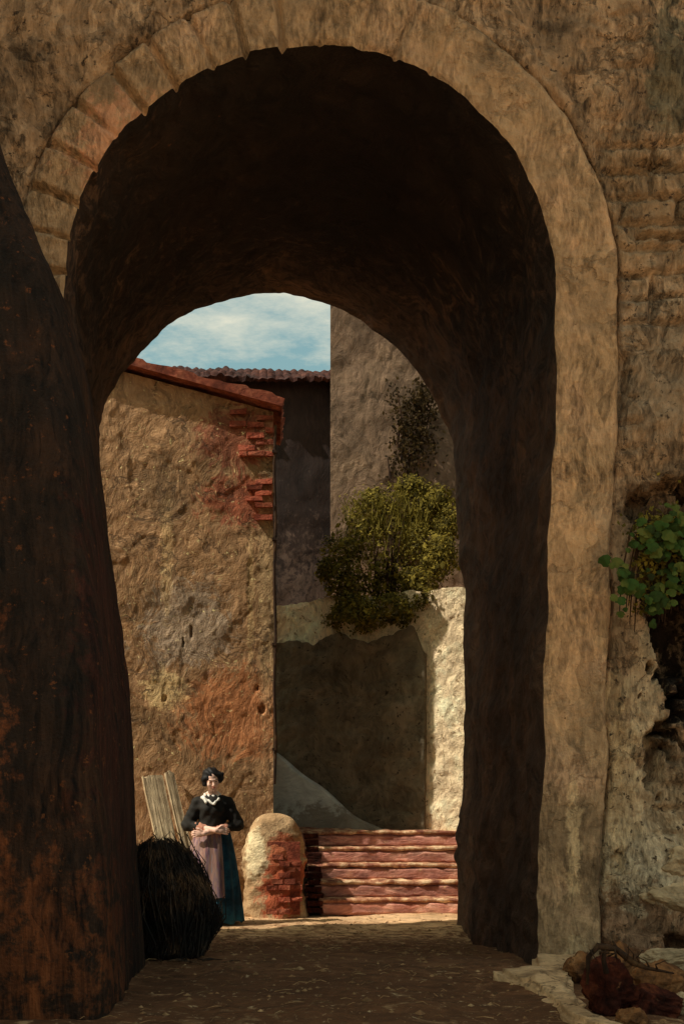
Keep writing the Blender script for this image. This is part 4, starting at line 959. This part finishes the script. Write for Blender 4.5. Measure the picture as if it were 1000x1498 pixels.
def bodice(X, Y, Z):
    d = cone(X, Y, Z, (0, .0, .98), (0, -.005, 1.22), .140, .150, 1.15)
    d = smin(d, ell(X, Y, Z, (-.055, -.085, 1.19), (.062, .055, .06)), .03); d = smin(d, ell(X, Y, Z, (.055, -.085, 1.19), (.062, .055, .06)), .03)
    for S_, E_ in ((LS, LE), (RS, RE)):
        d = smin(d, cone(X, Y, Z, (0, 0, 1.265), S_, .086, .064, 1.1), .05)
        d = smin(d, cone(X, Y, Z, S_, E_, .064, .070), .03)
        W_ = LW if S_ is LS else RW
        e2 = tuple(E_[i] + (W_[i] - E_[i]) * .36 for i in range(3))
        d = smin(d, cone(X, Y, Z, E_, e2, .066, .052), .02)
    d = d + .0022 * np.sin(Z * 75 + X * 30 + 2 * np.sin(X * 22)) + .002 * np.sin(X * 70 - Z * 45)
    d = smax(d, Z - 1.355 + 1.2 * np.abs(X) * 0, .01)
    d = smax(d, -(cone(X, Y, Z, (0, .01, 1.33), (0, -.02, 1.5), .058, .075)), .006)   # neckline
    for W_, E_ in ((LW, LE), (RW, RE)):
        pass
    return smax(d, .965 - Z, .008)
V, Fc = sdf_mesh(bodice, (-.38, -.24, .94), (.38, .17, 1.40), .007)
new_mesh('bodice', V, Fc, M['bodice'], woman)
for E_, W_ in ((LE, LW), (RE, RW)):    # rolled pink cuffs
    def cuff(X, Y, Z, E_=E_, W_=W_):
        a = tuple(E_[i] + (W_[i] - E_[i]) * .34 for i in range(3)); b = tuple(E_[i] + (W_[i] - E_[i]) * .56 for i in range(3))
        return cone(X, Y, Z, a, b, .053, .043) + .003 * np.sin(X * 120 + Z * 60)
    V, Fc = sdf_mesh(cuff, (-.36, -.30, .88), (.36, .1, 1.12), .008)
    new_mesh('sleeve_cuff', V, Fc, M['roll'], woman)
def collar(X, Y, Z):
    rr = np.sqrt(X ** 2 + ((Y + .01) * 1.15) ** 2); zt = 1.352 + .30 * Y
    d = np.sqrt((rr - .078) ** 2 + ((Z - zt) * .8) ** 2) - .015
    d = smin(d, cone(X, Y, Z, (-.080, -.10, 1.315), (.02, -.150, 1.255), .015, .011), .015)
    d = smin(d, cone(X, Y, Z, (.070, -.10, 1.31), (.015, -.150, 1.255), .013, .011), .015)
    d = smin(d, cone(X, Y, Z, (-.10, -.06, 1.325), (-.06, -.13, 1.275), .022, .014), .015)
    return d + .004 * np.sin(X * 130 + Z * 40)
V, Fc = sdf_mesh(collar, (-.15, -.20, 1.2), (.15, .12, 1.44), .006)
new_mesh('collar', V, Fc, M['white'], woman)
def hair(X, Y, Z):
    x, y, z = headspace(X, Y, Z)
    d = ell(x, y, z, (0, .025, .045), (.098, .102, .095))
    d = smin(d, ell(x, y, z, (.082, .0, .018), (.046, .052, .060)), .02)
    d = smin(d, ell(x, y, z, (-.076, .0, .004), (.034, .046, .062)), .02)
    d = smin(d, ell(x, y, z, (.122, -.01, .055), (.016, .018, .018)), .01)
    face = ell(x, y, z, (-.004, -.115, -.035), (.066, .085, .108))
    d = smax(d, -face, .01)
    nk = smax(z * -1 - .055, -1, .01)
    d = smax(d, -z - .062, .015)
    return d + .0035 * np.sin(z * 90 + x * 40 + 3 * np.sin(x * 30))
V, Fc = sdf_mesh(hair, (-.17, -.20, 1.36), (.17, .15, 1.70), .0055)
new_mesh('hair', V, Fc, M['hair'], woman)
def onhead(x, y, z): return HM @ Vector((x, y, z)) + HC
for s_ in (-1, 1):
    mb = MB()
    bm = bmesh.new(); bmesh.ops.create_uvsphere(bm, u_segments=12, v_segments=8, radius=1)
    c = onhead(s_ * .031, -.0835, .003)
    V = [Vector((v.co.x * .0105, v.co.y * .006, v.co.z * .0055)) for v in bm.verts]; V = [HM @ v + c for v in V]
    Fc = [tuple(v.index for v in f_.verts) for f_ in bm.faces]; bm.free(); new_mesh('eye', V, Fc, M['eye'], woman)
    mb = MB(); mb.tube([onhead(s_ * .018, -.0895, .021), onhead(s_ * .032, -.088, .026), onhead(s_ * .046, -.080, .020)], [.0025, .0035, .002], 6); mb.build('eyebrow', M['hair'], woman)
mb = MB(); mb.tube([onhead(-.019, -.0865, -.058), onhead(0, -.092, -.059), onhead(.019, -.0865, -.058)], [.003, .0065, .003], 8); mb.build('lips', M['lip'], woman, smooth=True)
# skirt
def skirt_r(t, a):   # t: 0 waist .. 1 hem
    rx = .145 + .172 * t ** .55; ry = .122 + .140 * t ** .62
    pl = 1 + (.012 + .045 * t) * math.sin(13 * a + 1.2 * math.sin(2 * a) + .8 * t) + .02 * t * math.sin(5 * a + 2)
    return rx * pl, ry * pl
def cloth(name, t0, t1, z_of, off, mat, a0=None, a1=None, nt_c=60, na_c=180, thick=.006, flare=0.0):
    V = []; closed = a0 is None
    A = np.linspace(0, 2 * math.pi, na_c, endpoint=False) if closed else np.linspace(a0, a1, na_c)
    for layer in (0, 1):
        for k in range(nt_c):
            t = t0 + (t1 - t0) * k / (nt_c - 1)
            for a in A:
                rx, ry = skirt_r(t, a); o_ = off - layer * thick
                V.append(((rx + o_) * math.cos(a), (ry + o_) * math.sin(a), z_of(t) + (.012 * math.sin(9 * a) if k == nt_c - 1 else 0)))
    m = len(A); Fc = grid_faces(nt_c, m, 0, closed) + [tuple(reversed(q_)) for q_ in grid_faces(nt_c, m, nt_c * m, closed)]
    o2 = nt_c * m
    for k in (0, nt_c - 1):
        for j in range(m if closed else m - 1):
            j2 = (j + 1) % m; Fc.append((k * m + j, k * m + j2, o2 + k * m + j2, o2 + k * m + j))
    if not closed:
        for j in (0, m - 1):
            for k in range(nt_c - 1): Fc.append((k * m + j, (k + 1) * m + j, o2 + (k + 1) * m + j, o2 + k * m + j))
    o = new_mesh(name, V, Fc, mat, woman)
    bm = bmesh.new(); bm.from_mesh(o.data); bmesh.ops.recalc_face_normals(bm, faces=bm.faces); bm.to_mesh(o.data); bm.free()
    return o
zs = lambda t: 1.02 - 1.0 * t
cloth('skirt', 0, 1, zs, 0.0, M['skirt'])
cloth('apron', .02, .74, zs, .014, M['apron'], R(176), R(298), na_c=110)
cloth('waistband', .0, .045, zs, .022, M['roll'], nt_c=6, na_c=120)
for s_ in (-1, 1):
    V, Fc = sdf_mesh(lambda X, Y, Z: smax(smin(cone(X, Y, Z, (s_ * .095, .04, .05), (s_ * .11, -.13, .04), .048, .040), cone(X, Y, Z, (s_ * .11, -.13, .035), (s_ * .115, -.21, .028), .038, .024), .02), .004 - Z, .005), (-.2, -.28, -.01), (.2, .12, .14), .008)
    new_mesh('shoe', V, Fc, M['leather'], woman)

# loose gravel and straw on the earth
mb = MB(); n_ = 0
while n_ < 900:
    x = rng.uniform(-1.5, 2.2); y = rng.uniform(5.6, 12.9)
    if -.95 < x < -.25 and 7.6 < y < 8.3: continue
    n_ += 1; z = float(gz(0, y)) + .022 * float(fbm(x * 1.6, y * 1.6, 0, 4, 3)) + .006 * float(fbm(x * 9, y * 9, 0, 3, 5)); r_ = rng.uniform(.005, .02) * (1.5 if rng.random() < .06 else 1)
    V = []; 
    for (a, b, c) in ((1, 0, 0), (0, 1, 0), (-1, 0, 0), (0, -1, 0), (0, 0, .7), (0, 0, -.6)):
        V.append((x + a * r_ * rng.uniform(.7, 1.4), y + b * r_ * rng.uniform(.7, 1.4), z + c * r_))
    mb.add(V, [(0, 1, 4), (1, 2, 4), (2, 3, 4), (3, 0, 4), (1, 0, 5), (2, 1, 5), (3, 2, 5), (0, 3, 5)])
for k in range(260):
    x = rng.uniform(-1.3, 1.6); y = rng.uniform(5.7, 9.5); z = float(gz(0, y)) + .022 * float(fbm(x * 1.6, y * 1.6, 0, 4, 3)) + .012; a = rng.uniform(0, 6.28); l_ = rng.uniform(.03, .12)
    mb.tube([(x, y, z), (x + l_ * math.cos(a) * .5, y + l_ * math.sin(a) * .5, z + .008), (x + l_ * math.cos(a + .3), y + l_ * math.sin(a + .3), z)], .002, 4, cap=False)
tag(mb.build('gravel', M['gravel']), 'loose gravel and straw scattered over the brown earth', 'gravel', kind='stuff')

# ------------------------------------------------------------------ house block added outside the frame to shade the front
nb = thing('shade_house', 'tall unseen house block added on the left to shade the front', 'house', (-6.2, 4.9, 0))
mb = MB(); mb.box((0, 0, 6.6), (5.6, 4.8, 13.6)); mb.build('wall', M['pale'], nb)  # wall of the added unseen house block
mb = MB(); mb.box((0, 0, 13.55), (6.0, 5.0, .3)); mb.build('roof', M['tile'], nb)  # roof of the added unseen house block
for y in (-1.2, 1.2):
    for z in (2.2, 5.4, 8.6):
        mb = MB(); mb.box((2.83, y, z), (.07, 1.0, 1.5)); mb.build('shade_house_shutter', M['wood'], nb)
